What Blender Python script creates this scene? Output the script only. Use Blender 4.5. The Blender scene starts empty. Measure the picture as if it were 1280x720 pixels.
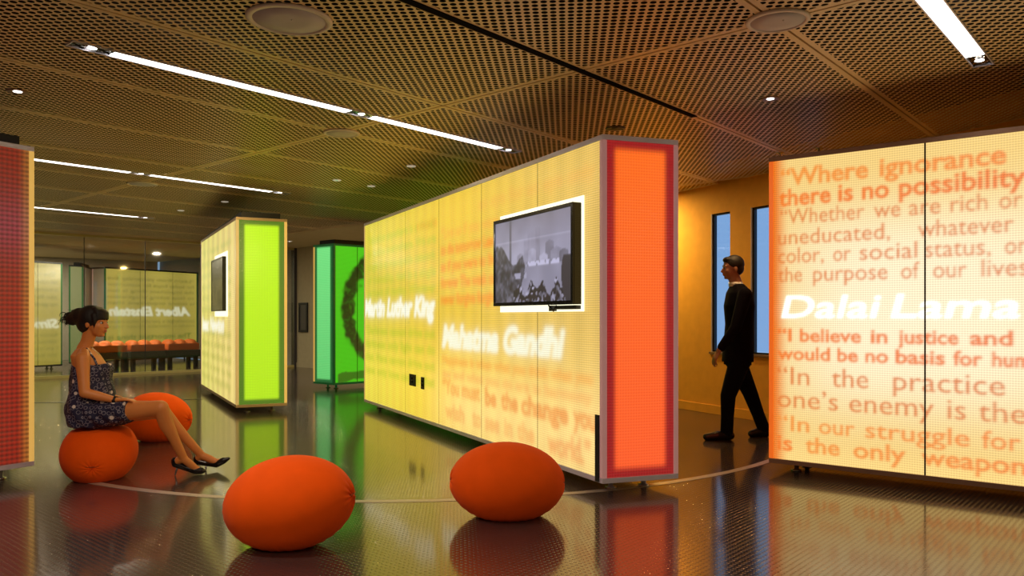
import bpy, bmesh, math, random
import numpy as np
from mathutils import Vector, Matrix
random.seed(7); np.random.seed(7)
S = bpy.context.scene
COL = S.collection
F, HY, CX, CZ = 975.0, 395.5, 640.0, 1.2      # survey constants: focal length, eye level row, eye height
CH = 2.82                                      # ceiling height

# ------------------------------------------------------------ camera
cam = bpy.data.cameras.new('camera'); cam_o = bpy.data.objects.new('camera', cam); COL.objects.link(cam_o)
cam_o.location = (0, 0, CZ); cam_o.rotation_euler = (math.pi/2, 0, 0)
cam.sensor_width = 36; cam.lens = F/1280*36; cam.shift_y = (HY-360)/1280; cam.clip_end = 200
S.camera = cam_o
# ------------------------------------------------------------ world (overcast daylight beyond the windows)
w = bpy.data.worlds.new('world'); S.world = w; w.use_nodes = True
bg = w.node_tree.nodes['Background']; bg.inputs[0].default_value = (0.30, 0.50, 0.82, 1); bg.inputs[1].default_value = 0.85
S.view_settings.view_transform = 'Standard'; S.view_settings.look = 'None'
S.view_settings.gamma = 1; S.view_settings.exposure = 0.12; S.view_settings.use_curve_mapping = False
STRIP = 4.5        # strength of the ceiling light diffusers
BOX = .86         # strength of the lightbox skins
# fill lamps added at ceiling height to brighten single places: (x, y, watts, size, colour)
FILL_LAMPS = [(-4.2, 14.6, 60, .16, (1, .86, .6)), (1.45, 10.4, 60, .16, (1, .70, .22)), (-1.5, 1.0, 34, .6, (1, .8, .62)), (2.2, 7.4, 16, .2, (1, .6, .25)), (1.2, .2, 20, .4, (1, .75, .5)),  # first entry serves the downlight in the plain ceiling
         (-7.6, 12.2, 22, .14, (1, .9, .7)), (-9.5, 17.6, 110, .14, (1, .92, .75)), (-13.5, 15.6, 60, .14, (1, .92, .75)), (-12.2, 19.6, 130, .14, (1, .92, .75)), (-2.95, 8.3, 34, .16, (1, .74, .28)), (-4.6, 5.2, 25, .16, (.85, .75, 1)), (-1.9, 3.1, 38, .2, (1, .76, .55))]
for i, (x, y, p, s, c) in enumerate(FILL_LAMPS):
    l = bpy.data.lights.new('ceiling_fill_light', 'AREA'); l.shape = 'DISK'; l.size = s; l.energy = p; l.color = c
    o = bpy.data.objects.new('ceiling_fill_light', l); COL.objects.link(o); o.location = (x, y, CH-.03)

# ------------------------------------------------------------ helpers
def lin(c):
    return tuple((v/255/12.92 if v/255 <= .04045 else ((v/255+.055)/1.055)**2.4) for v in c)
def ground(px, py, z=0.0):
    Y = F*(CZ-z)/(py-HY); return Vector(((px-CX)/F*Y, Y, z))
def pxs(px, p, q):
    "distance along the line p->q (plan view) where the sight line of column px meets it"
    k = (px-CX)/F; d = (Vector(q[:2])-Vector(p[:2])).normalized()
    return (k*p[1]-p[0])/(d.x-k*d.y)
def mat(name, col, rough=.5, metal=0, emit=None, strength=1, **kw):
    m = bpy.data.materials.new(name); m.use_nodes = True; b = m.node_tree.nodes['Principled BSDF']
    b.inputs['Base Color'].default_value = (*col, 1); b.inputs['Roughness'].default_value = rough; b.inputs['Metallic'].default_value = metal
    if emit is not None:
        b.inputs['Emission Color'].default_value = (*emit, 1); b.inputs['Emission Strength'].default_value = strength
    for k, v in kw.items(): b.inputs[k.replace('_', ' ')].default_value = v
    # gentle procedural tone variation so nothing is a flat fill
    nt = m.node_tree; n = nt.nodes.new('ShaderNodeTexNoise'); n.inputs['Scale'].default_value = 9
    tc = nt.nodes.new('ShaderNodeTexCoord'); nt.links.new(tc.outputs['Object'], n.inputs['Vector'])
    mx = nt.nodes.new('ShaderNodeMixRGB'); mx.blend_type = 'MULTIPLY'; mx.inputs[0].default_value = .18
    mx.inputs[1].default_value = (*col, 1); nt.links.new(n.outputs['Fac'], mx.inputs[2]); nt.links.new(mx.outputs[0], b.inputs['Base Color'])
    return m
def math_n(nt, op, a, b=None, c=None):
    n = nt.nodes.new('ShaderNodeMath'); n.operation = op
    for i, v in enumerate((a, b, c)):
        if v is None: continue
        if isinstance(v, (int, float)): n.inputs[i].default_value = v
        else: nt.links.new(v, n.inputs[i])
    return n.outputs[0]
def link(name, me, m=None, parent=None, smooth=False):
    o = bpy.data.objects.new(name, me); COL.objects.link(o)
    if m is not None and not len(me.materials):
        for x in (m if isinstance(m, (list, tuple)) else [m]): me.materials.append(x)
    if parent: o.parent = parent
    if smooth: me.polygons.foreach_set('use_smooth', [True]*len(me.polygons))
    return o
def bobj(name, bm, m, parent=None, smooth=False, bevel=0):
    me = bpy.data.meshes.new(name); bmesh.ops.recalc_face_normals(bm, faces=bm.faces[:]); bm.to_mesh(me); bm.free()
    o = link(name, me, m, parent, smooth)
    if bevel:
        b = o.modifiers.new('bevel', 'BEVEL'); b.width = bevel; b.segments = 2; b.limit_method = 'ANGLE'
    return o
def two_sided_fresnel(nt, ior):
    g = nt.nodes.new('ShaderNodeNewGeometry'); f = nt.nodes.new('ShaderNodeFresnel')
    nt.links.new(math_n(nt, 'MULTIPLY_ADD', g.outputs['Backfacing'], 1/ior-ior, ior), f.inputs[0]); return f
def tag(o, label, cat, group=None, kind=None):
    o['label'] = label; o['category'] = cat
    if group: o['group'] = group
    if kind: o['kind'] = kind
    return o
def thing(name, label, cat, loc=(0, 0, 0), rz=0, group=None):
    o = bpy.data.objects.new(name, None); COL.objects.link(o); o.location = loc; o.rotation_euler = (0, 0, rz)
    o.empty_display_size = .1
    return tag(o, label, cat, group)
def prism(bm, pts, z0, z1):
    "vertical prism from plan points"
    a = [bm.verts.new((p[0], p[1], z0)) for p in pts]; b = [bm.verts.new((p[0], p[1], z1)) for p in pts]
    bm.faces.new(a[::-1]); bm.faces.new(b); n = len(pts)
    for i in range(n): bm.faces.new((a[i], a[(i+1) % n], b[(i+1) % n], b[i]))
def box(bm, x0, x1, y0, y1, z0, z1): prism(bm, [(x0, y0), (x1, y0), (x1, y1), (x0, y1)], z0, z1)
def slab(bm, p, q, s0, s1, d0, d1, z0, z1):
    "box along line p->q between distances s0..s1, offset d0..d1 to the left of travel"
    p = Vector(p[:2]); d = (Vector(q[:2])-p).normalized(); n = Vector((-d.y, d.x))
    prism(bm, [p+d*s0+n*d0, p+d*s1+n*d0, p+d*s1+n*d1, p+d*s0+n*d1], z0, z1)
def ring_loft(bm, rings, n=20, cap=True):
    "rings: (centre, radius_a, radius_b, axis_a, axis_b)"
    L = []
    for c, ra, rb, a, b in rings:
        L.append([bm.verts.new(Vector(c)+Vector(a)*ra*math.cos(t)+Vector(b)*rb*math.sin(t)) for t in [2*math.pi*i/n for i in range(n)]])
    for r0, r1 in zip(L, L[1:]):
        for i in range(n): bm.faces.new((r0[i], r0[(i+1) % n], r1[(i+1) % n], r1[i]))
    if cap: bm.faces.new(L[0][::-1]); bm.faces.new(L[-1])
def lathe(bm, prof, c=(0, 0, 0), n=28):
    ring_loft(bm, [((c[0], c[1], c[2]+z), max(r, 1e-4), max(r, 1e-4), (1, 0, 0), (0, 1, 0)) for r, z in prof], n)
def ball(bm, c, r, seg=16, rot=None):
    m = Matrix.Translation(c) @ (rot.to_4x4() if rot else Matrix.Identity(4)) @ Matrix.Diagonal((*(r if hasattr(r, '__len__') else (r, r, r)), 1))
    nv = max(8, seg*2//3); top = bm.verts.new(m @ Vector((0, 0, 1))); bot = bm.verts.new(m @ Vector((0, 0, -1))); R = []
    for j in range(1, nv):
        t = math.pi*j/nv; R.append([bm.verts.new(m @ Vector((math.sin(t)*math.cos(2*math.pi*i/seg), math.sin(t)*math.sin(2*math.pi*i/seg), math.cos(t)))) for i in range(seg)])
    for i in range(seg):
        k = (i+1) % seg; bm.faces.new((top, R[0][i], R[0][k])); bm.faces.new((bot, R[-1][k], R[-1][i]))
        for a, c in zip(R, R[1:]): bm.faces.new((a[i], c[i], c[k], a[k]))
def limb(bm, pts, rad, n=14):
    pts = [Vector(p) for p in pts]
    for i in range(len(pts)-1):
        d = (pts[i+1]-pts[i]).normalized(); a = d.orthogonal().normalized(); b = d.cross(a)
        ring_loft(bm, [(pts[i], rad[i], rad[i], a, b), (pts[i+1], rad[i+1], rad[i+1], a, b)], n)
    for p, r in zip(pts, rad): ball(bm, p, r, 14)
def organic(name, bm, m, parent, voxel=.006, it=4, fac=.6):
    "one continuous skin over the overlapping volumes of bm"
    me = bpy.data.meshes.new(name); bmesh.ops.recalc_face_normals(bm, faces=bm.faces[:]); bm.to_mesh(me); bm.free()
    o = bpy.data.objects.new(name, me); COL.objects.link(o)
    r = o.modifiers.new('r', 'REMESH'); r.mode = 'VOXEL'; r.voxel_size = voxel
    s = o.modifiers.new('s', 'SMOOTH'); s.iterations = it; s.factor = fac
    dg = bpy.context.evaluated_depsgraph_get(); me2 = bpy.data.meshes.new_from_object(o.evaluated_get(dg))
    bpy.data.objects.remove(o); me2.name = name; me2.materials.clear()
    return link(name, me2, m, parent, True)

# ------------------------------------------------------------ lettering rasteriser (flat print on the lightbox skins)
_cache = {}
def glyphs(txt, bold=0.0, shear=0.0):
    k = (txt, bold, shear)
    if k in _cache: return _cache[k]
    c = bpy.data.curves.new('t', 'FONT'); c.body = txt; c.size = 1; c.offset = bold; c.shear = shear; c.resolution_u = 3; c.fill_mode = 'FRONT'
    o = bpy.data.objects.new('t', c); COL.objects.link(o)
    dg = bpy.context.evaluated_depsgraph_get(); dg.update(); me = bpy.data.meshes.new_from_object(o.evaluated_get(dg))
    me.calc_loop_triangles()
    v = np.array([x.co[:2] for x in me.vertices]); t = np.array([x.vertices[:] for x in me.loop_triangles])
    bpy.data.objects.remove(o); bpy.data.meshes.remove(me); bpy.data.curves.remove(c)
    _cache[k] = v[t]; return _cache[k]
CAP = None
def blur(a, sx, sy):
    for ax, s in ((1, sx), (0, sy)):
        if s <= 0: continue
        r = int(3*s)+1; k = np.exp(-np.arange(-r, r+1)**2/(2*s*s)); k /= k.sum()
        a = np.apply_along_axis(lambda m: np.convolve(m, k, 'same'), ax, a)
    return a
class Canvas:
    def __init__(s, w, z0, z1, cell, base):
        s.w, s.z0, s.z1, s.c = w, z0, z1, cell
        s.nx = int(round(w/cell))+1; s.nz = int(round((z1-z0)/cell))+1
        X, Z = np.meshgrid(np.linspace(0, w, s.nx), np.linspace(z0, z1, s.nz)); s.X, s.Z = X, Z
        s.a = np.array(base(X, Z), dtype=float) if callable(base) else np.ones((s.nz, s.nx, 3))*np.array(lin(base))
    def mask(s, words, ss=3):
        "words: (text, s0, s1, baseline, capheight, bold, shear, mirror)"
        global CAP
        if CAP is None: CAP = glyphs('H')[..., 1].max()
        c = s.c/ss; nx = s.nx*ss; nz = s.nz*ss; M = np.zeros((nz, nx), dtype=np.float32)
        for txt, a, b, zb, cap, bold, shear, mir in words:
            T = glyphs(txt, bold, shear).copy(); x0, x1 = T[..., 0].min(), T[..., 0].max()
            T[..., 0] = (T[..., 0]-x0)/(x1-x0)
            if mir: T[..., 0] = 1-T[..., 0]
            T[..., 0] = (a+T[..., 0]*(b-a))/c; T[..., 1] = (zb-s.z0+T[..., 1]*cap/CAP)/c
            for t in T:
                i0, i1 = int(max(0, t[:, 0].min())), int(min(nx-1, t[:, 0].max()))+1
                j0, j1 = int(max(0, t[:, 1].min())), int(min(nz-1, t[:, 1].max()))+1
                if i1 <= i0 or j1 <= j0: continue
                gx, gy = np.meshgrid(np.arange(i0, i1)+.5, np.arange(j0, j1)+.5)
                e = [(t[(k+1) % 3, 0]-t[k, 0])*(gy-t[k, 1])-(t[(k+1) % 3, 1]-t[k, 1])*(gx-t[k, 0]) for k in range(3)]
                ins = ((e[0] >= 0) & (e[1] >= 0) & (e[2] >= 0)) | ((e[0] <= 0) & (e[1] <= 0) & (e[2] <= 0))
                M[j0:j1, i0:i1] = np.maximum(M[j0:j1, i0:i1], ins)
        return M.reshape(s.nz, ss, s.nx, ss).mean((1, 3))
    def stamp(s, M, col, op=1.0):
        c = np.array(col(s.X, s.Z)) if callable(col) else np.array(lin(col))
        m = (np.clip(M, 0, 1)*op)[..., None]; s.a = s.a*(1-m)+c*m
    def text(s, words, col, op=1, bx=0, by=0): s.stamp(blur(s.mask(words), bx, by), col, op)
    def at(s, x, z):
        i = np.clip((x/s.c), 0, s.nx-1.001); j = np.clip((z-s.z0)/s.c, 0, s.nz-1.001)
        i0 = i.astype(int); j0 = j.astype(int); fi = (i-i0)[..., None]; fj = (j-j0)[..., None]
        return (s.a[j0, i0]*(1-fi)+s.a[j0, i0+1]*fi)*(1-fj)+(s.a[j0+1, i0]*(1-fi)+s.a[j0+1, i0+1]*fi)*fj
def mixc(c0, c1, t): 
    t = np.clip(t, 0, 1)[..., None]; return np.array(lin(c0))*(1-t)+np.array(lin(c1))*t
def sstep(a, b, x):
    t = np.clip((x-a)/(b-a), 0, 1); return t*t*(3-2*t)

def skin_mat(name, strength, pitch=.016, amp=.22, rough=.3):
    "backlit resin skin: its own glow comes from the printed colour, fine horizontal ribs lens it"
    m = bpy.data.materials.new(name); m.use_nodes = True; nt = m.node_tree; b = nt.nodes['Principled BSDF']
    at = nt.nodes.new('ShaderNodeAttribute'); at.attribute_name = 'Col'
    uv = nt.nodes.new('ShaderNodeUVMap'); sp = nt.nodes.new('ShaderNodeSeparateXYZ'); nt.links.new(uv.outputs[0], sp.inputs[0])
    wz = math_n(nt, 'SINE', math_n(nt, 'MULTIPLY', sp.outputs[1], 2*math.pi/pitch)); wx = math_n(nt, 'SINE', math_n(nt, 'MULTIPLY', sp.outputs[0], 2*math.pi/pitch))
    h = math_n(nt, 'ADD', wz, math_n(nt, 'MULTIPLY', wx, .6))
    k = math_n(nt, 'MULTIPLY_ADD', h, amp/1.6, 1.0)
    nt.links.new(at.outputs['Color'], b.inputs['Emission Color']); nt.links.new(math_n(nt, 'MULTIPLY', k, strength), b.inputs['Emission Strength'])
    bp = nt.nodes.new('ShaderNodeBump'); bp.inputs['Strength'].default_value = .5; bp.inputs['Distance'].default_value = .002
    nt.links.new(h, bp.inputs['Height']); nt.links.new(bp.outputs[0], b.inputs['Normal'])
    b.inputs['Base Color'].default_value = (.10, .09, .08, 1); b.inputs['Roughness'].default_value = rough
    return m
M_skin = skin_mat('backlit_resin', BOX); M_skin_hot = skin_mat('backlit_resin_bright', BOX*1.18); M_skin_green = skin_mat('backlit_green_resin', BOX*.72); M_end = skin_mat('backlit_tinted_resin', BOX*1.05, .02, .16)
M_screen = skin_mat('screen_picture', 1.0, .5, 0, .25)
def paint_panel(name, parent, p, q, s0, s1, z0, z1, cv, m, thick=.014, cell=None):
    "panel of the face p->q (outside on the right of travel): finely gridded printed front on a thin board"
    org = parent.matrix_world.translation if False else parent.location
    p = Vector(p[:2]); d = (Vector(q[:2])-p).normalized(); n = Vector((d.y, -d.x)); cell = cell or cv.c
    nx = max(2, int(round((s1-s0)/cell))+1); nz = max(2, int(round((z1-z0)/cell))+1)
    sx, zz = np.meshgrid(np.linspace(s0, s1, nx), np.linspace(z0, z1, nz)); sx = sx.ravel(); zz = zz.ravel()
    V = np.stack([p.x+d.x*sx-org[0], p.y+d.y*sx-org[1], zz-org[2]], 1); C = cv.at(sx, zz)
    idx = np.arange(nx*nz).reshape(nz, nx)
    Fq = np.stack([idx[:-1, :-1], idx[:-1, 1:], idx[1:, 1:], idx[1:, :-1]], -1).reshape(-1, 4)
    # board edges
    rim = np.concatenate([idx[0, :], idx[1:, -1], idx[-1, -2::-1], idx[-2:0:-1, 0]])
    nb = len(rim); base = len(V); B = V[rim]-np.array([n.x, n.y, 0])*thick
    V = np.concatenate([V, B]); C = np.concatenate([C, C[rim]]); UV = np.concatenate([np.stack([sx, zz], 1), np.stack([sx, zz], 1)[rim]])
    r2 = np.roll(rim, -1); b1 = base+np.arange(nb); b2 = np.roll(b1, -1)
    Fe = np.stack([rim, b1, b2, r2], 1)
    me = bpy.data.meshes.new(name); me.from_pydata(V.tolist(), [], Fq.tolist()+Fe.tolist()+[b1[::-1].tolist()])
    ca = me.color_attributes.new('Col', 'FLOAT_COLOR', 'POINT'); ca.data.foreach_set('color', np.concatenate([C, np.ones((len(C), 1))], 1).ravel())
    ul = me.uv_layers.new(name='UVMap'); li = np.empty(len(me.loops), dtype=int); me.loops.foreach_get('vertex_index', li)
    ul.data.foreach_set('uv', UV[li].ravel())
    return link(name, me, m, parent)

# ------------------------------------------------------------ plain materials
M_alu = mat('brushed_aluminium', (.80, .78, .92), .35, .3)
M_alud = mat('copper_unlit_metal', (.35, .2, .13), .4, .6)  # copper brown; as the cream wall's rail it paints an unlit side
M_chrome = mat('chrome', (.8, .8, .82), .12, 1)
M_black = mat('black_paint', (.008, .008, .01), .5)
M_blackg = mat('black_gloss', (.01, .01, .012), .15)
M_plaster = mat('plaster_wall', (.62, .50, .27), .85)
M_beige = mat('beige_wall', (.55, .47, .30), .85)
M_ochre = mat('ochre_wall', (.85, .40, .04), .8)
M_white = mat('white_paint', (.75, .74, .72), .5)
M_dark = mat('dark_plenum', (.008, .007, .007), 1.0, Specular_IOR_Level=.05)
M_rear = mat('rear_wall', (.42, .38, .30), .8)
M_post = mat('frosted_corner_profile', (.55, .45, .42), .3, 0, lin((150, 95, 95)), .55)  # corner profiles emit colour standing for backlight passing through them
M_posty = mat('lit_corner_profile_amber', (.6, .4, .2), .3, 0, lin((215, 170, 80)), .7)
M_postg = mat('lit_corner_profile_olive', (.6, .5, .3), .3, 0, lin((185, 150, 85)), .6)
M_posto = mat('lit_corner_profile_orange', (.6, .3, .1), .3, 0, lin((215, 85, 12)), .9)
M_postd = mat('dark_green_profile', (.02, .1, .04), .3, 0, lin((8, 70, 28)), .6)
M_joint = mat('dark_joint', (.05, .035, .02), .8)
M_glow = mat('lit_white_reveal', (.9, .88, .8), .5, 0, lin((255, 250, 215)), 1.2)
M_diff = mat('light_diffuser', (.9, .9, .9), .5, 0, (1, .95, .85), STRIP)
M_spot = mat('spot_lens', (.9, .9, .9), .3, 0, (1, .95, .88), STRIP*1.6)
M_grille = mat('speaker_grille', (.62, .58, .62), .6)
M_grille_rim = mat('speaker_rim', (.85, .75, .68), .5)

# ------------------------------------------------------------ PLAN of the room
U = Vector((-.755, .655)).normalized(); Vv = Vector((.655, .755)).normalized(); O = Vector((-.533, 6.0)); W = 1.31
# wall lines (plan)
RW0 = ground(848, 510.4).to_2d(); RW1 = ground(946, 526).to_2d(); RD = (RW1-RW0).normalized()
GW0 = Vector((-9.05, 14.86)); GW1 = Vector((-6.8, 16.95)); GD = (GW1-GW0).normalized()
CORN = Vector((-5.12, 18.52))                       # glass wall meets back wall
GD = (CORN-GW0).normalized()
BACKN = Vector(-RD)                                   # direction along right wall away from the camera
def isect(p, d, q, e):
    k = d.x*e.y-d.y*e.x; t = ((q.x-p.x)*e.y-(q.y-p.y)*e.x)/k; return p+d*t
BC = isect(CORN, -U, RW0, -RD)                       # back wall meets right wall
RE = RW0+RD*7.3                                      # near end of the right wall
GE = GW0-GD*6.0                                      # near end of the glass wall
room = [GE, CORN, BC, RE, Vector((RE.x, -4)), Vector((GE.x, -4))]
FOOT = [GE+U*7.4, CORN+U*7.4, BC, RE, Vector((RE.x, -4)), Vector((GE.x, -4)), GE]
# ------------------------------------------------------------ FLOOR
fm = bpy.data.materials.new('studded_rubber_floor'); fm.use_nodes = True; nt = fm.node_tree; b = nt.nodes['Principled BSDF']
tc = nt.nodes.new('ShaderNodeTexCoord'); mp = nt.nodes.new('ShaderNodeMapping'); mp.inputs['Rotation'].default_value = (0, 0, math.radians(41))
nt.links.new(tc.outputs['Object'], mp.inputs['Vector'])
sp = nt.nodes.new('ShaderNodeSeparateXYZ'); nt.links.new(mp.outputs[0], sp.inputs[0])
P = .030
fx = math_n(nt, 'SUBTRACT', math_n(nt, 'FRACT', math_n(nt, 'DIVIDE', sp.outputs[0], P)), .5)
fy = math_n(nt, 'SUBTRACT', math_n(nt, 'FRACT', math_n(nt, 'DIVIDE', sp.outputs[1], P)), .5)
rr = math_n(nt, 'SQRT', math_n(nt, 'ADD', math_n(nt, 'MULTIPLY', fx, fx), math_n(nt, 'MULTIPLY', fy, fy)))
mr = nt.nodes.new('ShaderNodeMapRange'); mr.interpolation_type = 'SMOOTHSTEP'; nt.links.new(rr, mr.inputs[0])
mr.inputs[1].default_value = .12; mr.inputs[2].default_value = .30; mr.inputs[3].default_value = 1; mr.inputs[4].default_value = 0
bp = nt.nodes.new('ShaderNodeBump'); bp.inputs['Strength'].default_value = .8; bp.inputs['Distance'].default_value = .0013
nt.links.new(mr.outputs[0], bp.inputs['Height']); nt.links.new(bp.outputs[0], b.inputs['Normal'])
nz = nt.nodes.new('ShaderNodeTexNoise'); nz.inputs['Scale'].default_value = 2.2; nz.inputs['Detail'].default_value = 5; nt.links.new(tc.outputs['Object'], nz.inputs['Vector'])
cr = nt.nodes.new('ShaderNodeMixRGB'); cr.inputs[1].default_value = (.034, .024, .024, 1); cr.inputs[2].default_value = (.062, .047, .046, 1); nt.links.new(nz.outputs['Fac'], cr.inputs[0])
nt.links.new(cr.outputs[0], b.inputs['Base Color']); b.inputs['Roughness'].default_value = .11; b.inputs['IOR'].default_value = 2.7; b.inputs['Specular Tint'].default_value = (1, .86, .66, 1)
floor = None
bm = bmesh.new(); prism(bm, FOOT, -.12, 0); floor = bobj('floor', bm, fm); floor['kind'] = 'structure'
def arc_strip(name, c, R, a0, a1, wd, m, parent, n=60):
    bm = bmesh.new(); pr = None
    for i in range(n+1):
        a = math.radians(a0+(a1-a0)*i/n); d = (math.cos(a), math.sin(a))
        cur = [bm.verts.new((c[0]+d[0]*r, c[1]+d[1]*r, z)) for r, z in ((R-wd/2, 0), (R-wd/2, .002), (R+wd/2, .002), (R+wd/2, 0))]
        if pr:
            for k in range(3): bm.faces.new((pr[k], pr[k+1], cur[k+1], cur[k]))
        pr = cur
    return bobj(name, bm, m, parent)
M_strip = mat('floor_inlay_metal', (.55, .45, .36), .35, .3)
o = arc_strip('trim_1', (-.95, 9.13), 4.07, 238, 322, .065, M_strip, floor); o['kind'] = 'structure'
o = arc_strip('trim_2', (-6.9, 17.3), 6.45, 255, 292, .05, mat('dark_inlay', (.03, .025, .025), .4), floor); o['kind'] = 'structure'

# ------------------------------------------------------------ CEILING: perforated panels under a dark plenum
def uv2(u, v): return O+U*u+Vv*v
bm = bmesh.new(); prism(bm, FOOT, 3.06, 3.16); ceiling = bobj('ceiling', bm, M_dark); ceiling['kind'] = 'structure'
M_rim = mat('ceiling_panel_paint', (.90, .66, .34), .42)
pm = bpy.data.materials.new('perforated_panel'); pm.use_nodes = True; nt = pm.node_tree; b = nt.nodes['Principled BSDF']
b.inputs['Base Color'].default_value = (.86, .63, .33, 1); b.inputs['Roughness'].default_value = .42
tc = nt.nodes.new('ShaderNodeTexCoord'); mp = nt.nodes.new('ShaderNodeMapping'); mp.inputs['Rotation'].default_value = (0, 0, math.radians(-4.0)*-1)
nt.links.new(tc.outputs['Object'], mp.inputs['Vector']); sp = nt.nodes.new('ShaderNodeSeparateXYZ'); nt.links.new(mp.outputs[0], sp.inputs[0])
P = .0470
fx = math_n(nt, 'SUBTRACT', math_n(nt, 'FRACT', math_n(nt, 'DIVIDE', sp.outputs[0], P)), .5)
fy = math_n(nt, 'SUBTRACT', math_n(nt, 'FRACT', math_n(nt, 'DIVIDE', sp.outputs[1], P)), .5)
rr = math_n(nt, 'SQRT', math_n(nt, 'ADD', math_n(nt, 'MULTIPLY', fx, fx), math_n(nt, 'MULTIPLY', fy, fy)))
hole = math_n(nt, 'LESS_THAN', rr, .375)
tr = nt.nodes.new('ShaderNodeBsdfTransparent'); ms = nt.nodes.new('ShaderNodeMixShader')
nt.links.new(hole, ms.inputs[0]); nt.links.new(b.outputs[0], ms.inputs[1]); nt.links.new(tr.outputs[0], ms.inputs[2])
nt.links.new(ms.outputs[0], nt.nodes['Material Output'].inputs['Surface'])
def clip(poly, p, d):
    "keep the part of poly on the right of the line p, direction d"
    out = []; f = lambda x: d.x*(x.y-p.y)-d.y*(x.x-p.x)
    for i in range(len(poly)):
        a, c = poly[i], poly[(i+1) % len(poly)]; fa, fc = f(a), f(c)
        if fa <= 0: out.append(a)
        if fa*fc < 0: out.append(a+(c-a)*(fa/(fa-fc)))
    return out
def to_room(poly):
    for i in range(len(room)):
        if len(poly) < 3: return []
        p, q = room[i], room[(i+1) % len(room)]; poly = clip(poly, p, (q-p).normalized())
    return poly
def area(p): return abs(sum(p[i].x*p[(i+1) % len(p)].y-p[i].y*p[(i+1) % len(p)].x for i in range(len(p))))/2
for k in range(-6, 12):
    cuts = [-9.5, -4.2, 0, 4.5] + ([9.5] if k <= 0 else [])
    for v0, v1 in zip(cuts, cuts[1:]):
        g = .007
        poly = to_room([uv2(k*W+g, v0+g), uv2(k*W+g, v1-g), uv2((k+1)*W-g, v1-g), uv2((k+1)*W-g, v0+g)])
        if len(poly) < 3 or area(poly) < .15: continue
        bm = bmesh.new(); f = bm.faces.new([bm.verts.new((p.x, p.y, CH)) for p in poly])
        bmesh.ops.remove_doubles(bm, verts=bm.verts[:], dist=.01)
        f = bm.faces[:][0]; r = bmesh.ops.inset_individual(bm, faces=[f], thickness=.05); f.material_index = 1
        edges = [e for e in bm.edges if len(e.link_faces) == 1]
        ex = bmesh.ops.extrude_edge_only(bm, edges=edges)
        bmesh.ops.translate(bm, verts=[v for v in ex['geom'] if isinstance(v, bmesh.types.BMVert)], vec=(0, 0, .025))
        o = bobj('ceiling_panel', bm, [M_rim, pm], ceiling)
# plain plaster ceiling beyond the perforated field
poly = to_room([uv2(1.31, 4.505), uv2(1.31, 9.5), uv2(16, 9.5), uv2(16, 4.505)])
bm = bmesh.new(); prism(bm, poly, CH, CH+.05); o = bobj('plaster_ceiling', bm, M_plaster, ceiling)
# ceiling of the room behind the glass
gl_back = [GE, CORN, CORN+U*9, GE+U*9]
bm = bmesh.new(); prism(bm, gl_back, CH, CH+.05); bobj('plaster_ceiling', bm, M_plaster, ceiling)

# ------------------------------------------------------------ WALLS
def wall(name, p, q, m, z0=0, z1=3.06, t=.15):
    bm = bmesh.new(); p, q = Vector(p[:2]), Vector(q[:2]); slab(bm, p, q, 0, (q-p).length, 0, t, z0, z1); o = bobj(name, bm, m); o['kind'] = 'structure'; return o
wall('wall_back', CORN, BC, M_beige)
wall('wall_near', (RE.x, -4), (GE.x, -4), M_rear)
wall('wall_side', RE, (RE.x, -4), M_rear)
wall('wall_left', (GE.x, -4), GE, M_rear)
# right wall with tall slot windows, built round its openings
WZ0, WZ1 = .765, 2.46
def rp(t): return RW0+RD*t
tB = (BC-RW0).length
L = 7.3+tB
win = [(.621, .945), (1.285, 1.609), (1.949, 2.273)]
bm = bmesh.new(); x = 0
for a, c in win:
    slab(bm, BC, RE, x, a+tB, 0, .09, 0, 3.06); slab(bm, BC, RE, a+tB, c+tB, 0, .09, 0, WZ0); slab(bm, BC, RE, a+tB, c+tB, 0, .09, WZ1, 3.06); x = c+tB
slab(bm, BC, RE, x, L, 0, .09, 0, 3.06)
wr = bobj('wall_right', bm, M_ochre); wr['kind'] = 'structure'
gm = bpy.data.materials.new('window_glass'); gm.use_nodes = True; nt = gm.node_tree; b = nt.nodes['Principled BSDF']
nt.nodes.remove(b); tr = nt.nodes.new('ShaderNodeBsdfTransparent'); tr.inputs[0].default_value = (.9, .95, 1, 1); gg = nt.nodes.new('ShaderNodeBsdfGlossy'); gg.inputs['Roughness'].default_value = .03
fr = two_sided_fresnel(nt, 1.5); ms = nt.nodes.new('ShaderNodeMixShader')
nt.links.new(fr.outputs[0], ms.inputs[0]); nt.links.new(tr.outputs[0], ms.inputs[1]); nt.links.new(gg.outputs[0], ms.inputs[2]); nt.links.new(ms.outputs[0], nt.nodes['Material Output'].inputs['Surface'])
M_reveal = mat('window_reveal', (.55, .5, .6), .5)
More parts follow.
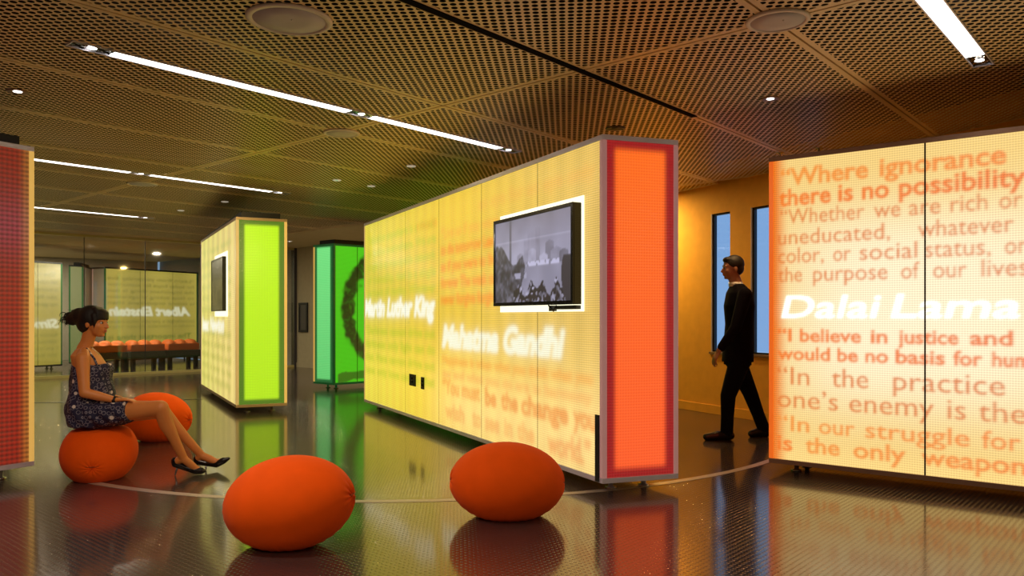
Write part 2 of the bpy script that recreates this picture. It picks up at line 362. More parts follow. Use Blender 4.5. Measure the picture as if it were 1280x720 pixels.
for i, (a, c) in enumerate(win):
    a += tB; c += tB
    e = bpy.data.objects.new('window_%d' % (i+1), None); COL.objects.link(e); e.location = (*(BC+(RE-BC).normalized()*a), WZ0); e['kind'] = 'structure'
    def wl(f, name, m, bev=0):
        bm = bmesh.new(); f(bm); bmesh.ops.translate(bm, verts=bm.verts, vec=-e.location); return bobj(name, bm, m, e, bevel=bev)
    wl(lambda bm: slab(bm, BC, RE, a+.02, c-.005, .030, .036, WZ0+.03, WZ1-.03), 'pane', gm)
    def fr_(bm):
        for s0, s1, z0, z1 in ((a+.012, a+.045, WZ0, WZ1), (c-.008, c, WZ0, WZ1), (a+.012, c, WZ0, WZ0+.02), (a+.012, c, WZ1-.025, WZ1)):
            slab(bm, BC, RE, s0, s1, .01, .05, z0, z1)
    wl(fr_, 'window_frame', M_blackg)
    wl(lambda bm: (slab(bm, BC, RE, a-.001, a+.012, -.004, .08, WZ0, WZ1)), 'reveal_bead', M_reveal)
    wl(lambda bm: slab(bm, BC, RE, a-.02, c+.02, -.025, .1, WZ0-.03, WZ0), 'window_sill', M_alud, .003)
bm = bmesh.new(); slab(bm, BC, RE, 0, L, -.014, 0, 0, .11); o = bobj('baseboard_right', bm, M_ochre, bevel=.003); o['kind'] = 'structure'
bm = bmesh.new(); slab(bm, CORN, BC, 0, (BC-CORN).length, -.014, 0, 0, .11); o = bobj('baseboard_back', bm, M_beige); o['kind'] = 'structure'

# glass partition on the left
tint = bpy.data.materials.new('partition_glass'); tint.use_nodes = True; nt = tint.node_tree; nt.nodes.remove(nt.nodes['Principled BSDF'])
tr = nt.nodes.new('ShaderNodeBsdfTransparent'); tr.inputs[0].default_value = (.80, .80, .74, 1); gg = nt.nodes.new('ShaderNodeBsdfGlossy'); gg.inputs['Roughness'].default_value = .04
fr = two_sided_fresnel(nt, 1.7); ms = nt.nodes.new('ShaderNodeMixShader')
nt.links.new(fr.outputs[0], ms.inputs[0]); nt.links.new(tr.outputs[0], ms.inputs[1]); nt.links.new(gg.outputs[0], ms.inputs[2]); nt.links.new(ms.outputs[0], nt.nodes['Material Output'].inputs['Surface'])
gwt = bpy.data.objects.new('wall_glass', None); COL.objects.link(gwt); gwt.location = (GE.x, GE.y, 0); gwt['kind'] = 'structure'
GL = (CORN-GE).length; offE = (GW0-GE).length
j1 = pxs(105.6, GE, CORN); j2 = pxs(182, GE, CORN); pitch = j2-j1
js = [j1+pitch*i for i in range(-5, 6)]; js = [0]+[j for j in js if .3 < j < GL-.3]+[GL-.06]
M_chan = mat('brass_channel', (.7, .62, .25), .35, .3)
def gpart(name, s0, s1, d0, d1, z0, z1, m):
    bm = bmesh.new(); slab(bm, GE, CORN, s0, s1, d0, d1, z0, z1); bmesh.ops.translate(bm, verts=bm.verts, vec=(-GE.x, -GE.y, 0)); return bobj(name, bm, m, gwt)
for a, c in zip(js, js[1:]): gpart('glass_pane', a+.006, c-.006, .02, .032, .05, CH-.05, tint)
for a in js[1:-1]: gpart('silicone_joint', a-.006, a+.006, .019, .033, .05, CH-.05, M_black)
gpart('floor_channel', 0, GL, -.01, .06, 0, .05, M_chan); gpart('ceiling_channel', 0, GL, -.01, .06, CH-.05, CH, M_chan)
gpart('end_post', GL-.06, GL+.1, -.02, .14, 0, CH, mat('dark_post', (.05, .045, .05), .4))
wall('wall_far', GE+U*7.2, CORN+U*7.2, M_rear)
wall('wall_far_end', CORN, CORN+U*7.2, M_rear) if False else None
bm = bmesh.new(); slab(bm, CORN+GD*.15, CORN+GD*.15+U*7.4, 0, 7.4, -.15, 0, 0, 3.06); o = bobj('wall_far_right', bm, M_rear); o['kind'] = 'structure'
bm = bmesh.new(); slab(bm, GE, GE+U*7.4, 0, 7.4, 0, .15, 0, 3.06); o = bobj('wall_far_left', bm, M_rear); o['kind'] = 'structure'

# ------------------------------------------------------------ LIGHTBOX WALLS
BZ0, BZ1 = .07, 2.43
def frame_part(par, name, pts, z0, z1, m, bev=.002):
    bm = bmesh.new(); prism(bm, [(p[0]-par.location[0], p[1]-par.location[1]) for p in pts], z0, z1); return bobj(name, bm, m, par, bevel=bev)
def inset(poly, d):
    "shrink a convex clockwise/ccw quad by d"
    c = sum((Vector(p) for p in poly), Vector((0, 0)))/len(poly); out = []
    n = len(poly)
    for i in range(n):
        a, b_, c_ = Vector(poly[i-1]), Vector(poly[i]), Vector(poly[(i+1) % n])
        e0 = (b_-a).normalized(); e1 = (c_-b_).normalized(); n0 = Vector((-e0.y, e0.x)); n1 = Vector((-e1.y, e1.x))
        if n0.dot(c-b_) < 0: n0 = -n0
        if n1.dot(c-b_) < 0: n1 = -n1
        out.append(isect(b_+n0*d, e0, b_+n1*d, e1))
    return out
def lightbox(label, quad, faces, rail, posts, z0=BZ0, z1=BZ1, post_w=.035, rail_h=.035, group='backlit exhibition walls', rec=.07):
    """quad: plan corners, counter-clockwise from above. faces: {i: (canvas, material, cuts, part name)} for edge i -> i+1.
    rail: rail material, posts: {i: material}"""
    quad = [Vector(p[:2]) for p in quad]; par = thing('lightbox_wall', label, 'lightbox', (quad[0].x, quad[0].y, 0))
    par['group'] = group
    n = len(quad)
    frame_part(par, 'top_rail', quad, z1-rail_h, z1, rail); frame_part(par, 'bottom_rail', quad, z0, z0+rail_h, rail)
    frame_part(par, 'top_recess', inset(quad, rec), z1, z1+(.075 if rec < .1 else .02), M_black); 
    frame_part(par, 'core', inset(quad, .05), z0+rail_h, z1-rail_h, M_dark)
    for i in range(n):
        p, q = quad[i], quad[(i+1) % n]; d = (q-p).normalized(); d0 = (p-quad[i-1]).normalized()
        inner = inset(quad, post_w)[i]; m = posts.get(i, M_post)
        frame_part(par, 'corner_post', [p, p+d*post_w, inner, p-d0*post_w], z0+rail_h, z1-rail_h, m)
        L_ = (q-p).length; cv, m, cuts, nm = faces.get(i, (None, M_dark, [], 'back_panel'))
        cs = [post_w]+list(cuts)+[L_-post_w]
        inn = Vector((d.y, -d.x))*-.006
        for a, c in zip(cs, cs[1:]):
            g0 = 0 if a == post_w else .006; g1 = 0 if c == L_-post_w else .006
            if cv is None:
                bm = bmesh.new(); slab(bm, p+inn-quad[0], q+inn-quad[0], a+g0, c-g1, 0, .014, z0+rail_h, z1-rail_h); bobj('back_panel', bm, M_rear, par)
            else: paint_panel(nm, par, p+inn, q+inn, a+g0, c-g1, z0+rail_h, z1-rail_h, cv, m)
        for a in (cs[1:-1] if cv is not None else []):
            bm = bmesh.new(); slab(bm, p-quad[0], q-quad[0], a-.0058, a+.0058, .0075, .03, z0+rail_h, z1-rail_h); bobj('joint_strip', bm, M_joint, par)
        f = inset(quad, .16)[i]
        bm = bmesh.new(); lathe(bm, [(.04, 0), (.04, .012), (.018, .016), (.018, z0)], (f.x-quad[0].x, f.y-quad[0].y, 0), 16); bobj('levelling_foot', bm, M_chrome, par, True)
    return par
def end_canvas(wd, inner_top, inner_bot, margin, m_s=.055, m_z=.06, z0=BZ0, z1=BZ1, soft=.03, pw=.035):
    def base(X, Z):
        i = mixc(inner_bot, inner_top, (Z-z0)/(z1-z0))
        k = sstep(pw+m_s-soft*.5, pw+m_s+soft, X)*sstep(pw+m_s-soft*.5, pw+m_s+soft, wd-X)*sstep(.035+m_z-soft, .035+m_z+soft, Z-z0)*sstep(.035+m_z-soft, .035+m_z+soft, z1-Z)
        m = np.array(lin(margin)); return m*(1-k[..., None])+i*k[..., None]
    return Canvas(wd, z0, z1, .012, base)

# ---- the long central wall
A0 = ground(753, 605, BZ0).to_2d(); A1 = ground(455, 502, BZ0).to_2d(); A2 = ground(848, 598, BZ0).to_2d()
A3 = A1+(A2-A0)
LA = (A1-A0).length
def sA(px): return LA-pxs(px, A0, A1)        # distance from the far end, growing rightwards
def baseA(X, Z):
    t = X/LA
    c = mixc((226, 212, 72), (244, 204, 66), t*1.9); c2 = mixc((244, 204, 66), (232, 192, 100), (t-.6)*2.5)
    c = np.where((t > .6)[..., None], c2, c)
    # uneven backlight painted into the colour: brighter low down and near the panel middles
    g = .92+.22*np.exp(-((Z-.45)/.5)**2)+.10*np.exp(-((Z-2.2)/.25)**2)+.05*np.sin(X*2*math.pi/.26)
    lowp = np.exp(-((Z-.3)/.5)**2)*sstep(.35, .6, t)
    c = c*(1-lowp[..., None]*.6)+np.array(lin((255, 222, 150)))*(lowp[..., None]*.6)
    return c*g[..., None]
cvA = Canvas(LA, BZ0, BZ1, .0125, baseA)
def line(cv, txt, s0, s1, zb, cap, col, op=1, bold=.0, bx=1., by=1., shear=0, mirror=False): cv.text([(txt, s0, s1, zb, cap, bold, shear, mirror)], col, op, bx, by)
GR, OR = (150, 190, 20), (248, 140, 30)
s547, s455 = sA(548), 0.03
rowsK = ['“Injustice anywhere is a threat', 'to justice everywhere. We are', 'caught in an inescapable network', 'of mutuality, tied in a single', 'garment of destiny. Whatever']
for i, t in enumerate(rowsK):
    line(cvA, t, .15, s547-.08, 2.14-.17*i, .10, (175, 200, 35), .55, .035, 2.2, 1.6)
for i, t in enumerate(['“Darkness cannot drive out', 'darkness: only light can do', 'that. Hate cannot drive out', 'hate: only love can do that']):
    line(cvA, t, .05, s547-.1, .98-.17*i, .10, (165, 195, 25), .6, .035, 2.2, 1.6)
line(cvA, 'or drive out hate', sA(520), s547-.05, 2.14, .1, OR, .5, .03, 2, 1.5)
line(cvA, 'Martin Luther King', .0, s547-.1, 1.215, .20, (255, 255, 235), 1, .05, 1.4, 1.2, .25); line(cvA, 'Martin Luther King', .0, s547-.1, 1.215, .20, (255, 255, 235), .35, .06, 5, 4, .25)  # second, wider blur paints a glow round the name
t628 = sA(624)
for i, t in enumerate(['“Live as if you were', 'to die tomorrow Learn', 'as if you were to live', 'forever The weak can', 'never forgive forgive']):
    line(cvA, t, s547+.06, t628-.02, 1.99-.165*i, .10, OR if i else (250, 165, 60), .88 if i else .5, .045, 1.8, 1.3)
line(cvA, 'an eye for an eye only', t628-.45, sA(745), 2.17, .11, (248, 175, 80), .42, .045, 2.2, 1.6)
line(cvA, 'Mahatma', sA(552), sA(623), .905, .21, (255, 253, 225), 1, .05, 1.5, 1.2, .25); line(cvA, 'Gandhi', sA(629), sA(706), .905, .21, (255, 253, 225), 1, .05, 1.5, 1.2, .25)
line(cvA, 'Mahatma Gandhi', sA(552), sA(706), .905, .21, (255, 253, 225), .3, .06, 6, 5, .25)  # soft wide copy paints the glow of the white letters
line(cvA, 'Happiness is when what you think what you', s547+.1, LA-.12, .735, .085, (250, 160, 60), .62, .05, 1.9, 1.4)
line(cvA, 'say and what you do are in harmony', s547+.1, LA-.12, .60, .085, (250, 165, 85), .55, .05, 1.9, 1.4)
line(cvA, '“You must', s547+.1, sA(600), .44, .14, (248, 150, 60), .7, .04, 1.5, 1.2)
for t, a, c in (('be', 606, 620), ('the', 626, 647), ('change', 651, 710), ('you', 716, 745)): line(cvA, t, sA(a), sA(c), .42, .15, (240, 132, 50), .72, .04, 1.4, 1.1)
for t, a, c in (('wish', 556, 580), ('to', 590, 601), ('see', 606, 624), ('in', 630, 640), ('the', 646, 668)): line(cvA, t, sA(a), sA(c), .20, .15, (246, 160, 80), .6, .04, 1.5, 1.2)
line(cvA, 'world.”', sA(684), sA(738), .17, .17, (244, 150, 80), .7, .04, 1.4, 1.2)
cutsA = [sA(x) for x in (472, 506, 548, 601, 671)]
WE = (A2-A0).length
cvAe = end_canvas(WE, (255, 108, 28), (255, 92, 42), (150, 14, 24))
def baseB(X, Z): return mixc((230, 120, 30), (245, 160, 60), Z/2.4)
boxA = lightbox('longest backlit wall in the middle, yellow quotation face with a screen and a red-orange end',
    [A1, A0, A2, A3], {0: (cvA, M_skin, cutsA, 'quotation_panel'), 1: (cvAe, M_end, [], 'end_panel')}, M_alu, {0: M_postg, 1: M_post, 2: M_post}, rec=.25)
# vent slot and sockets on the central wall
def on_face(par, name, p, q, s0, s1, z0, z1, d0, d1, m, bev=0):
    o = par.location; bm = bmesh.new(); slab(bm, (p[0]-o[0], p[1]-o[1]), (q[0]-o[0], q[1]-o[1]), s0, s1, -d1, -d0, z0, z1); return bobj(name, bm, m, par, bevel=bev)
on_face(boxA, 'cable_slot_cover', A1, A0, LA-.085, LA-.036, .075, .53, -.004, .006, M_black, .001)
for a, c, z0, z1 in ((512, 519.5, .43, .56), (526.5, 530, .42, .55)):
    t = tag(bpy.data.objects.new('socket_plate', None), 'left square black socket plate low on the long yellow wall' if a < 520 else 'narrow black switch plate right of the square socket, low on long yellow wall', 'socket')
    COL.objects.link(t); m_ = A1+(A0-A1).normalized()*sA((a+c)/2); t.location = (m_.x, m_.y, z0)
    o = t.location; bm = bmesh.new(); slab(bm, A1-o.to_2d(), A0-o.to_2d(), sA(a), sA(c), -.006, .006, 0, z1-z0); bobj('plate', bm, M_blackg, t, bevel=.002)
    bm = bmesh.new(); mid = (sA(a)+sA(c))/2
    slab(bm, A1-o.to_2d(), A0-o.to_2d(), mid-.018, mid+.018, -.009, -.006, .035, .055); bobj('socket_hole', bm, M_dark, t); bm = bmesh.new(); slab(bm, A1-o.to_2d(), A0-o.to_2d(), mid-.018, mid+.018, -.009, -.006, .075, .095); bobj('socket_hole', bm, M_dark, t)

# ---- screens
def screen(label, p, q, s0, s1, z0, z1, cv, proud=.075, frame=(.035, .05), bez=.028, tiny=False):
    p, q = Vector(p[:2]), Vector(q[:2]); d = (q-p).normalized(); n = Vector((d.y, -d.x)); o = p+d*s0
    t = thing('wall_screen', label, 'screen', (o.x, o.y, z0)); P0 = p-o; Q0 = q-o
    def sb(name, a, c, d0, d1, za, zb, m, bev=0):
        bm = bmesh.new(); slab(bm, P0, Q0, a, c, -d1, -d0, za-z0, zb-z0); return bobj(name, bm, m, t, bevel=bev)
    fx_, fz = frame
    sb('lit_surround', s0-fx_, s1+.01, -.004, .004, z0-fz, z1+fz, M_glow)
    bmn = sb('casing', s0, s1, .012, proud, z0, z1, M_blackg, .004)
    for a, c, za, zb in ((s0, s1, z0, z0+bez), (s0, s1, z1-bez, z1), (s0, s0+bez, z0+bez, z1-bez), (s1-bez, s1, z0+bez, z1-bez)): sb('bezel', a, c, proud, proud+.01, za, zb, M_blackg)
    sh = n*(proud+.004)
    par_loc = t.location
    class _P: pass
    paint_panel('display', t, p+sh, q+sh, s0+bez, s1-bez, z0+bez, z1-bez, cv, M_screen, .003)
    if not tiny:
        sb('bracket', s1-.40, s1-.36, .004, .05, z0-fz+.004, z0-.004, M_black); sb('cable_box', s1-.30, s1-.02, .004, .05, z0-.034, z0-.006, M_black, .003)
        bm = bmesh.new(); 
        for a_, c_, za, zb in ((s1-.40, s1-.33, z0-.005, z0-.045), (s1-.33, s1-.29, z0-.045, z0-.008)):
            pa = P0+d*a_+n*.05; pb = P0+d*c_+n*.05; limb(bm, [(pa.x, pa.y, za-z0), (pb.x, pb.y, zb-z0)], [.006, .006], 8)
        bobj('bracket_arm', bm, M_black, t)
    return t
def noise2(nz, nx, cell, seed):
    r = np.random.RandomState(seed); a = r.rand(int(nz/cell)+3, int(nx/cell)+3)
    j = np.linspace(0, nz/cell, nz); i = np.linspace(0, nx/cell, nx); j0 = j.astype(int); i0 = i.astype(int); fj = (j-j0)[:, None]; fi = (i-i0)[None]
    return (a[j0][:, i0]*(1-fi)+a[j0][:, i0+1]*fi)*(1-fj)+(a[j0+1][:, i0]*(1-fi)+a[j0+1][:, i0+1]*fi)*fj
tv0, tv1 = LA-1.53, LA-.245; tz0, tz1 = 1.285, 2.0
cvT = Canvas(LA, tz0, tz1, .009, (120, 120, 140))
x = (cvT.X-tv0)/(tv1-tv0); y = (cvT.Z-tz0)/(tz1-tz0)
n1 = noise2(cvT.nz, cvT.nx, 5, 1); n2 = noise2(cvT.nz, cvT.nx, 2.5, 2); n3 = noise2(cvT.nz, cvT.nx, 11, 3)
g = np.where(y > .4, .27+.36*(1-y), .42); g = g+.08*(n3-.5)                         # hazy sky
for xc, wd, top, v in ((.46, .035, .80, .36), (.60, .03, .84, .33), (.53, .05, .62, .44), (.74, .05, .68, .27), (.82, .07, .60, .36), (.90, .05, .57, .22), (.67, .05, .55, .50), (.38, .05, .58, .36)):
    m_ = (abs(x-xc) < wd) & (y < top-.6*abs(x-xc)) & (y > .42); g = np.where(m_, v+.10*(n1-.5), g)
g = np.where((y < .44), .36+.10*(n3-.5), g)                                       # river and plaza
g = np.where((y > .43) & (y < .475) & (x > .45) & (x < .85), .60-.3*(n2 > .6), g)
g = np.where((abs(x-.24) < .012) & (y > .4), .18, g)                              # mast
g = np.where((abs(y-.72) < .006), g+.10, g)
tree = ((y < .60+.12*np.sin(x*14+.6)-.05*n1) & (x < .44-.25*abs(y-.42))); g = np.where(tree, .05+.30*n2*n1, g)
g = np.where((abs(y-.33) < .035) & (x > .30) & (x < .46), .45-.3*(n1 > .55), g)
crowd = y < .13+.12*n1+.05*np.sin(x*40); g = np.where(crowd & (x > .28), .04+.55*(n2 > .62)*n1, g)
g = np.where((x > .93-.06*np.sin(y*5)) & (y < .5), .07, g)
g = np.clip(g, .02, 1); cvT.a = np.stack([(g**1.35)*.88, (g**1.35)*.86, (g**1.35)*1.22], -1)
screen('large wall screen on long yellow wall, showing a grey picture of a city waterfront', A1, A0, tv0, tv1, tz0, tz1, cvT)

# ---- red-orange wall of quotations on the right
R0 = ground(961, 578, BZ0).to_2d(); Rr = ground(1280, 615, BZ0).to_2d(); RDr = (Rr-R0).normalized(); LR = 2.95
R1 = R0+RDr*LR; RN = Vector((-RDr.y, RDr.x)); R2 = R1+RN*.58; R3 = R0+RN*.58
def sR(px): return pxs(px, R0, R1)
def baseR(X, Z):
    hot = np.exp(-((Z-1.25)/.75)**4)*np.exp(-((X-1.1)/.95)**4)
    c = mixc((250, 212, 130), (255, 238, 200), hot)
    c = c*(.86+.08*hot+.06*np.exp(-((Z-.12)/.1)**2))[..., None]
    e = sstep(.16, .03, X)[..., None]; c = c*(1-e)+np.array(lin((222, 110, 22)))*e
    return c
cvR = Canvas(LR, BZ0, BZ1, .0085, baseR)
OC = lambda X, Z: mixc((234, 138, 48), (232, 122, 52), X/1.6)
OD = lambda X, Z: mixc((234, 108, 14), (226, 98, 36), X/1.6)
OT = lambda X, Z: mixc((214, 108, 34), (208, 104, 52), X/1.6)
B = .026; T_ = .002
linesR = [(2.203, .125, B, OC, [('“Where', 976, 1086), ('ignorance', 1100, 1259), ('is', 1290, 1312), ('our', 1340, 1400)]),
 (2.049, .125, B, OD, [('there', 974, 1039), ('is', 1048, 1067), ('no', 1078, 1112), ('possibility', 1124, 1284), ('of', 1300, 1334), ('real', 1350, 1420)]),
 (1.908, .115, T_, OT, [('“Whether', 976, 1081), ('we', 1093, 1126), ('are', 1137, 1176), ('rich', 1189, 1235), ('or', 1250, 1279), ('poor,', 1300, 1375)]),
 (1.753, .115, T_, OT, [('uneducated,', 973, 1113), ('whatever', 1148, 1268), ('our', 1310, 1365)]),
 (1.611, .115, T_, OT, [('color,', 973, 1030), ('or', 1042, 1064), ('social', 1075, 1147), ('status,', 1157, 1239), ('or', 1257, 1284), ('not,', 1310, 1370)]),
 (1.468, .115, T_, OT, [('the', 973, 1003), ('purpose', 1017, 1110), ('of', 1127, 1150), ('our', 1167, 1209), ('lives', 1228, 1286), ('is', 1310, 1335)]),
 (1.015, .095, B, OD, [('“I', 972, 990), ('believe', 1000, 1077), ('in', 1089, 1110), ('justice', 1123, 1199), ('and', 1213, 1267), ('truth', 1290, 1370)]),
 (.875, .095, B, OD, [('would', 972, 1038), ('be', 1047, 1073), ('no', 1082, 1111), ('basis', 1120, 1182), ('for', 1192, 1229), ('human', 1241, 1318), ('hope', 1340, 1400)]),
 (.686, .135, T_, OT, [('“In', 972, 1012), ('the', 1040, 1086), ('practice', 1117, 1257), ('of', 1300, 1340)]),
 (.510, .135, T_, OT, [('one’s', 972, 1048), ('enemy', 1062, 1168), ('is', 1185, 1208), ('the', 1224, 1284), ('best', 1310, 1395)]),
 (.333, .115, .010, OC, [('“In', 972, 1012), ('our', 1024, 1069), ('struggle', 1082, 1213), ('for', 1228, 1277), ('peace', 1300, 1400)]),
 (.181, .115, B*.8, OD, [('is', 972, 991)]),
 (.181, .115, B*.8, OC, [('the', 1007, 1050), ('only', 1067, 1133), ('weapon', 1152, 1284), ('we', 1310, 1360)])]
for zb, cap, bd, col, ws in linesR:
    cvR.text([(t, sR(a), sR(c), zb, cap, bd, 0, False) for t, a, c in ws], col, .88 if bd > 0 else .9, .62, .62)
dl = [('Dalai', sR(977), sR(1102), 1.195, .165, .012, .16, False), ('Lama', sR(1114), sR(1276), 1.195, .165, .012, .16, False)]
M0 = cvR.mask(dl); cvR.stamp(np.clip(blur(M0, 5, 4)*1.1, 0, 1), (255, 246, 220), .3); cvR.stamp(blur(M0, .6, .6), lambda X, Z: np.ones(X.shape+(3,))*np.array([1.35, 1.33, 1.2]))  # first stamp paints a glow halo, second the white name
boxR = lightbox('backlit cream wall on the right, bearing large orange lettering and a white name',
    [R0, R1, R2, R3], {0: (cvR, M_skin_hot, [sR(1156), sR(1156)+1.0], 'quotation_panel'),
                        3: (end_canvas(.58, (255, 100, 20), (255, 80, 20), (160, 20, 20)), M_end, [], 'end_panel')}, M_alud, {0: M_posto, 3: M_posto}, rec=.25)

# ---- green pillar wall
G0 = ground(295, 510, BZ0).to_2d(); G1 = ground(359, 507, BZ0).to_2d(); G3 = ground(251, 482.5, BZ0).to_2d(); G2 = G3+(G1-G0)
LG = (G3-G0).length
def baseG(X, Z):
    c = mixc((226, 218, 110), (240, 214, 130), X/LG); g = .9+.12*np.sin(X*2*math.pi/.5)+.10*np.exp(-((Z-.5)/.5)**2); return c*g[..., None]
cvG = Canvas(LG, BZ0, BZ1, .02, baseG)
for i, t in enumerate(['“If I have seen', 'further it is by', 'standing on the', 'shoulders of giants', 'what we know is', 'a drop what we']):
    line(cvG, t, .12, LG-.4, 2.14-.17*i, .10, (165, 175, 60), .6, .035, 1.6, 1.1)
for i, t in enumerate(['“To every action', 'there is always an', 'equal reaction and', 'truth is ever to be', 'found in simplicity']):
    line(cvG, t, .12, LG-.4, .93-.17*i, .10, (165, 170, 60), .6, .035, 1.6, 1.1)
line(cvG, 'Isaac Newton', .12, LG-1.0, 1.0, .19, (255, 255, 235), .95, .05, 1.6, 1.2, .25)
cvGe = end_canvas((G1-G0).length, (186, 240, 10), (176, 228, 22), (58, 112, 14), .06, .06, soft=.022)
boxG = lightbox('narrow backlit wall left of centre with a bright lime-green end and a small screen',
    [G3, G0, G1, G2], {0: (cvG, M_skin, [LG-1.0*k for k in (3, 2, 1) if LG-k > .3], 'quotation_panel'), 1: (cvGe, M_end, [], 'end_panel')}, mat('tan_rail', (.6, .42, .25), .4, .3), {1: M_postg, 2: M_posty})
gs0, gs1 = LG-pxs(269.5, G0, G3), LG-pxs(284, G0, G3)
cvS = Canvas(LG, 1.27, 1.99, .02, (48, 44, 22)); n1 = noise2(cvS.nz, cvS.nx, 6, 5); cvS.a *= (.5+1.4*n1*(cvS.Z < 1.7)+.4)[..., None]
screen('small dark wall screen on the side of the lime-ended wall', G3, G0, gs0, gs1, 1.27, 1.99, cvS, .05, (.05, .07), .02, True)

# ---- green wall at the back with a printed face
K0 = ground(417, 481.5, BZ0).to_2d(); K3 = ground(391.5, 479.3, BZ0).to_2d(); KD = Vector((.74, .67)).normalized(); K1 = K0+KD*3.0; K2 = K3+KD*3.0
def baseK(X, Z): return mixc((64, 216, 20), (88, 232, 34), Z/2.4)
cvK = Canvas(3.0, BZ0, BZ1, .015, baseK)
X, Z = cvK.X, cvK.Z; s_mid = pxs(447, K0, K1)
nn = noise2(cvK.nz, cvK.nx, 5, 8); n5 = noise2(cvK.nz, cvK.nx, 2, 9)
cx_, cz_, rx, rz = 1.02, 1.33, .80, .93
rr_ = np.sqrt(((X-cx_)/rx)**2+((Z-cz_)/rz)**2)
hair = sstep(.74, .86, rr_+.16*(nn-.5))*sstep(1.14, 1.04, rr_+.10*(nn-.5))*np.clip(.7+.7*n5, 0, 1)
hair *= ((X < 1.4))
cvK.stamp(hair, (14, 36, 12), .97)
cvK.stamp(sstep(.72, .9, rr_)*sstep(1.0, .9, rr_)*(Z > 1.4)*n5, (30, 80, 18), .6)
cvK.stamp(((abs(Z-(.17+.10*X)) < .05+.05*nn) & (X > .08)).astype(float)*.9, (18, 40, 16), .8)
eye = np.exp(-(((X-.80)/.13)**2+((Z-1.45)/.07)**2)*1.5)+np.exp(-(((X-.95)/.08)**2+((Z-.98)/.22)**2)*1.5); cvK.stamp(eye, (24, 60, 20), .85)
cvKe = end_canvas((K0-K3).length, (116, 226, 130), (96, 200, 110), (14, 92, 44), .055, .05, soft=.02)
boxK = lightbox('green backlit wall at the back bearing a large printed face',
    [K3, K0, K1, K2], {0: (cvKe, M_end, [], 'end_panel'), 1: (cvK, M_skin_green, [s_mid, s_mid+1.0], 'portrait_panel')}, M_postd, {0: M_posty, 1: M_postd, 2: M_postd}, z1=2.40)

# ---- red wall at the left edge
L0 = ground(43, 582, .09).to_2d(); Lp = ground(0, 590, .09).to_2d(); LD = (ground(43, 582, .09)-Vector((-3.68, 5.58, 0))).to_2d().normalized()
LD = Vector((.53, .85)).normalized(); Lp = L0-LD*.62
LN = Vector((-LD.y, LD.x)); L3 = L0+LN*2.6; L2 = Lp+LN*2.6
def baseL(X, Z):
    t = X/.62; c = mixc((165, 22, 12), (180, 34, 12), t); k = sstep(.50, .62, X)
    c = c*(1-k[..., None])+np.array(lin((225, 150, 55)))*k[..., None]
    z = np.exp(-((Z-1.85)/.22)**2)*.07; return c*(.95+.15*np.sin(Z*2.2))[..., None]+z[..., None]*np.array([.5, .35, .8])  # z adds a bluish highlight band, painted into the colour
M_redskin = skin_mat('backlit_red_resin', .42, .034, .55)
cvL = Canvas(.62, .09, 2.46, .01, baseL)
boxL = lightbox('dark red backlit wall end at the left edge of the room', [Lp, L0, L3, L2], {0: (cvL, M_redskin, [], 'end_panel')}, M_alu, {0: M_post, 1: M_posty}, z0=.09, z1=2.46)

# ---- lightboxes set behind the glass to stand for reflections in it, lettering mirrored
def reflected_box(label, p, q, draw, cuts):
    p, q = Vector(p[:2]), Vector(q[:2]); d = (q-p).normalized(); n = Vector((-d.y, d.x)); Ln = (q-p).length
    cv = Canvas(Ln, BZ0, BZ1, .022, lambda X, Z: mixc((188, 172, 66), (214, 196, 92), Z/2.4)*(.9+.1*np.sin(X*5))[..., None]); draw(cv, Ln)
    return lightbox(label, [p, q, q+n*.5, p+n*.5], {0: (cv, M_skin, cuts, 'quotation_panel')}, M_black, {0: M_postd, 1: M_postd}, rec=.2)
def atpx(px, Y, z=0): return Vector(((px-CX)/F*Y, Y))
E0, E1 = atpx(131, 19.4), atpx(247, 21.9)
def drawE(cv, Ln):
    DG = (84, 98, 16)
    for i, t in enumerate(['“Learn from yesterday live', 'for today hope for tomorrow', 'the important thing is not', 'to stop asking imagination', 'is more important than']): cv.text([(t, .08, Ln-.1, 2.14-.155*i, .08, .01, 0, True)], DG, .7, .6, .6)
    cv.text([('Albert Einstein', .12, Ln-.22, 1.235, .22, .05, .25, True)], (255, 255, 225), 1, .5, .5)
    for i, t in enumerate(['knowledge a person who never', 'made a mistake never tried']): cv.text([(t, .08, Ln-.1, 1.05-.13*i, .07, .01, 0, True)], DG, .7, .6, .6)
    cv.text([('The important thing is', .1, Ln-.2, .62, .13, .01, 0, True)], (70, 110, 20), .85, .5, .5)
    cv.text([('not to stop questioning', .1, Ln-.12, .38, .15, .01, 0, True)], (70, 110, 20), .9, .5, .5)
reflected_box('stand-in for a reflected olive lightbox with a mirrored white name, behind the glass, right of the seated woman', E0, E1, drawE, [1.0, 2.0])
H0_, H1_ = atpx(12, 16.9), atpx(78, 17.9)
def drawH(cv, Ln):
    DG = (84, 98, 16)
    for i, t in enumerate(['“One is not born', 'but rather becomes', 'a woman change', 'your life today do', 'not gamble on the']): cv.text([(t, .08, Ln-.1, 2.12-.17*i, .09, .01, 0, True)], DG, .7, .6, .6)
    cv.text([('Simone', .0, Ln-.06, .955, .19, .035, .25, True)], (255, 255, 225), 1, .5, .5)
    for i, t in enumerate(['future act now', 'without any delay', 'I am too clever', 'too demanding']): cv.text([(t, .08, Ln-.1, .75-.15*i, .08, .01, 0, True)], DG, .7, .6, .6)
reflected_box('stand-in for a reflected olive lightbox with mirrored lettering, behind the glass beside the red wall', H0_, H1_, drawH, [.6])
q0, q1 = atpx(86, 18.6), atpx(104, 18.9); n_ = Vector((-.3, .95)).normalized()
cvq = Canvas((q1-q0).length, BZ0, BZ1, .03, lambda X, Z: mixc((120, 140, 70), (150, 160, 100), Z/2.4)*.8)
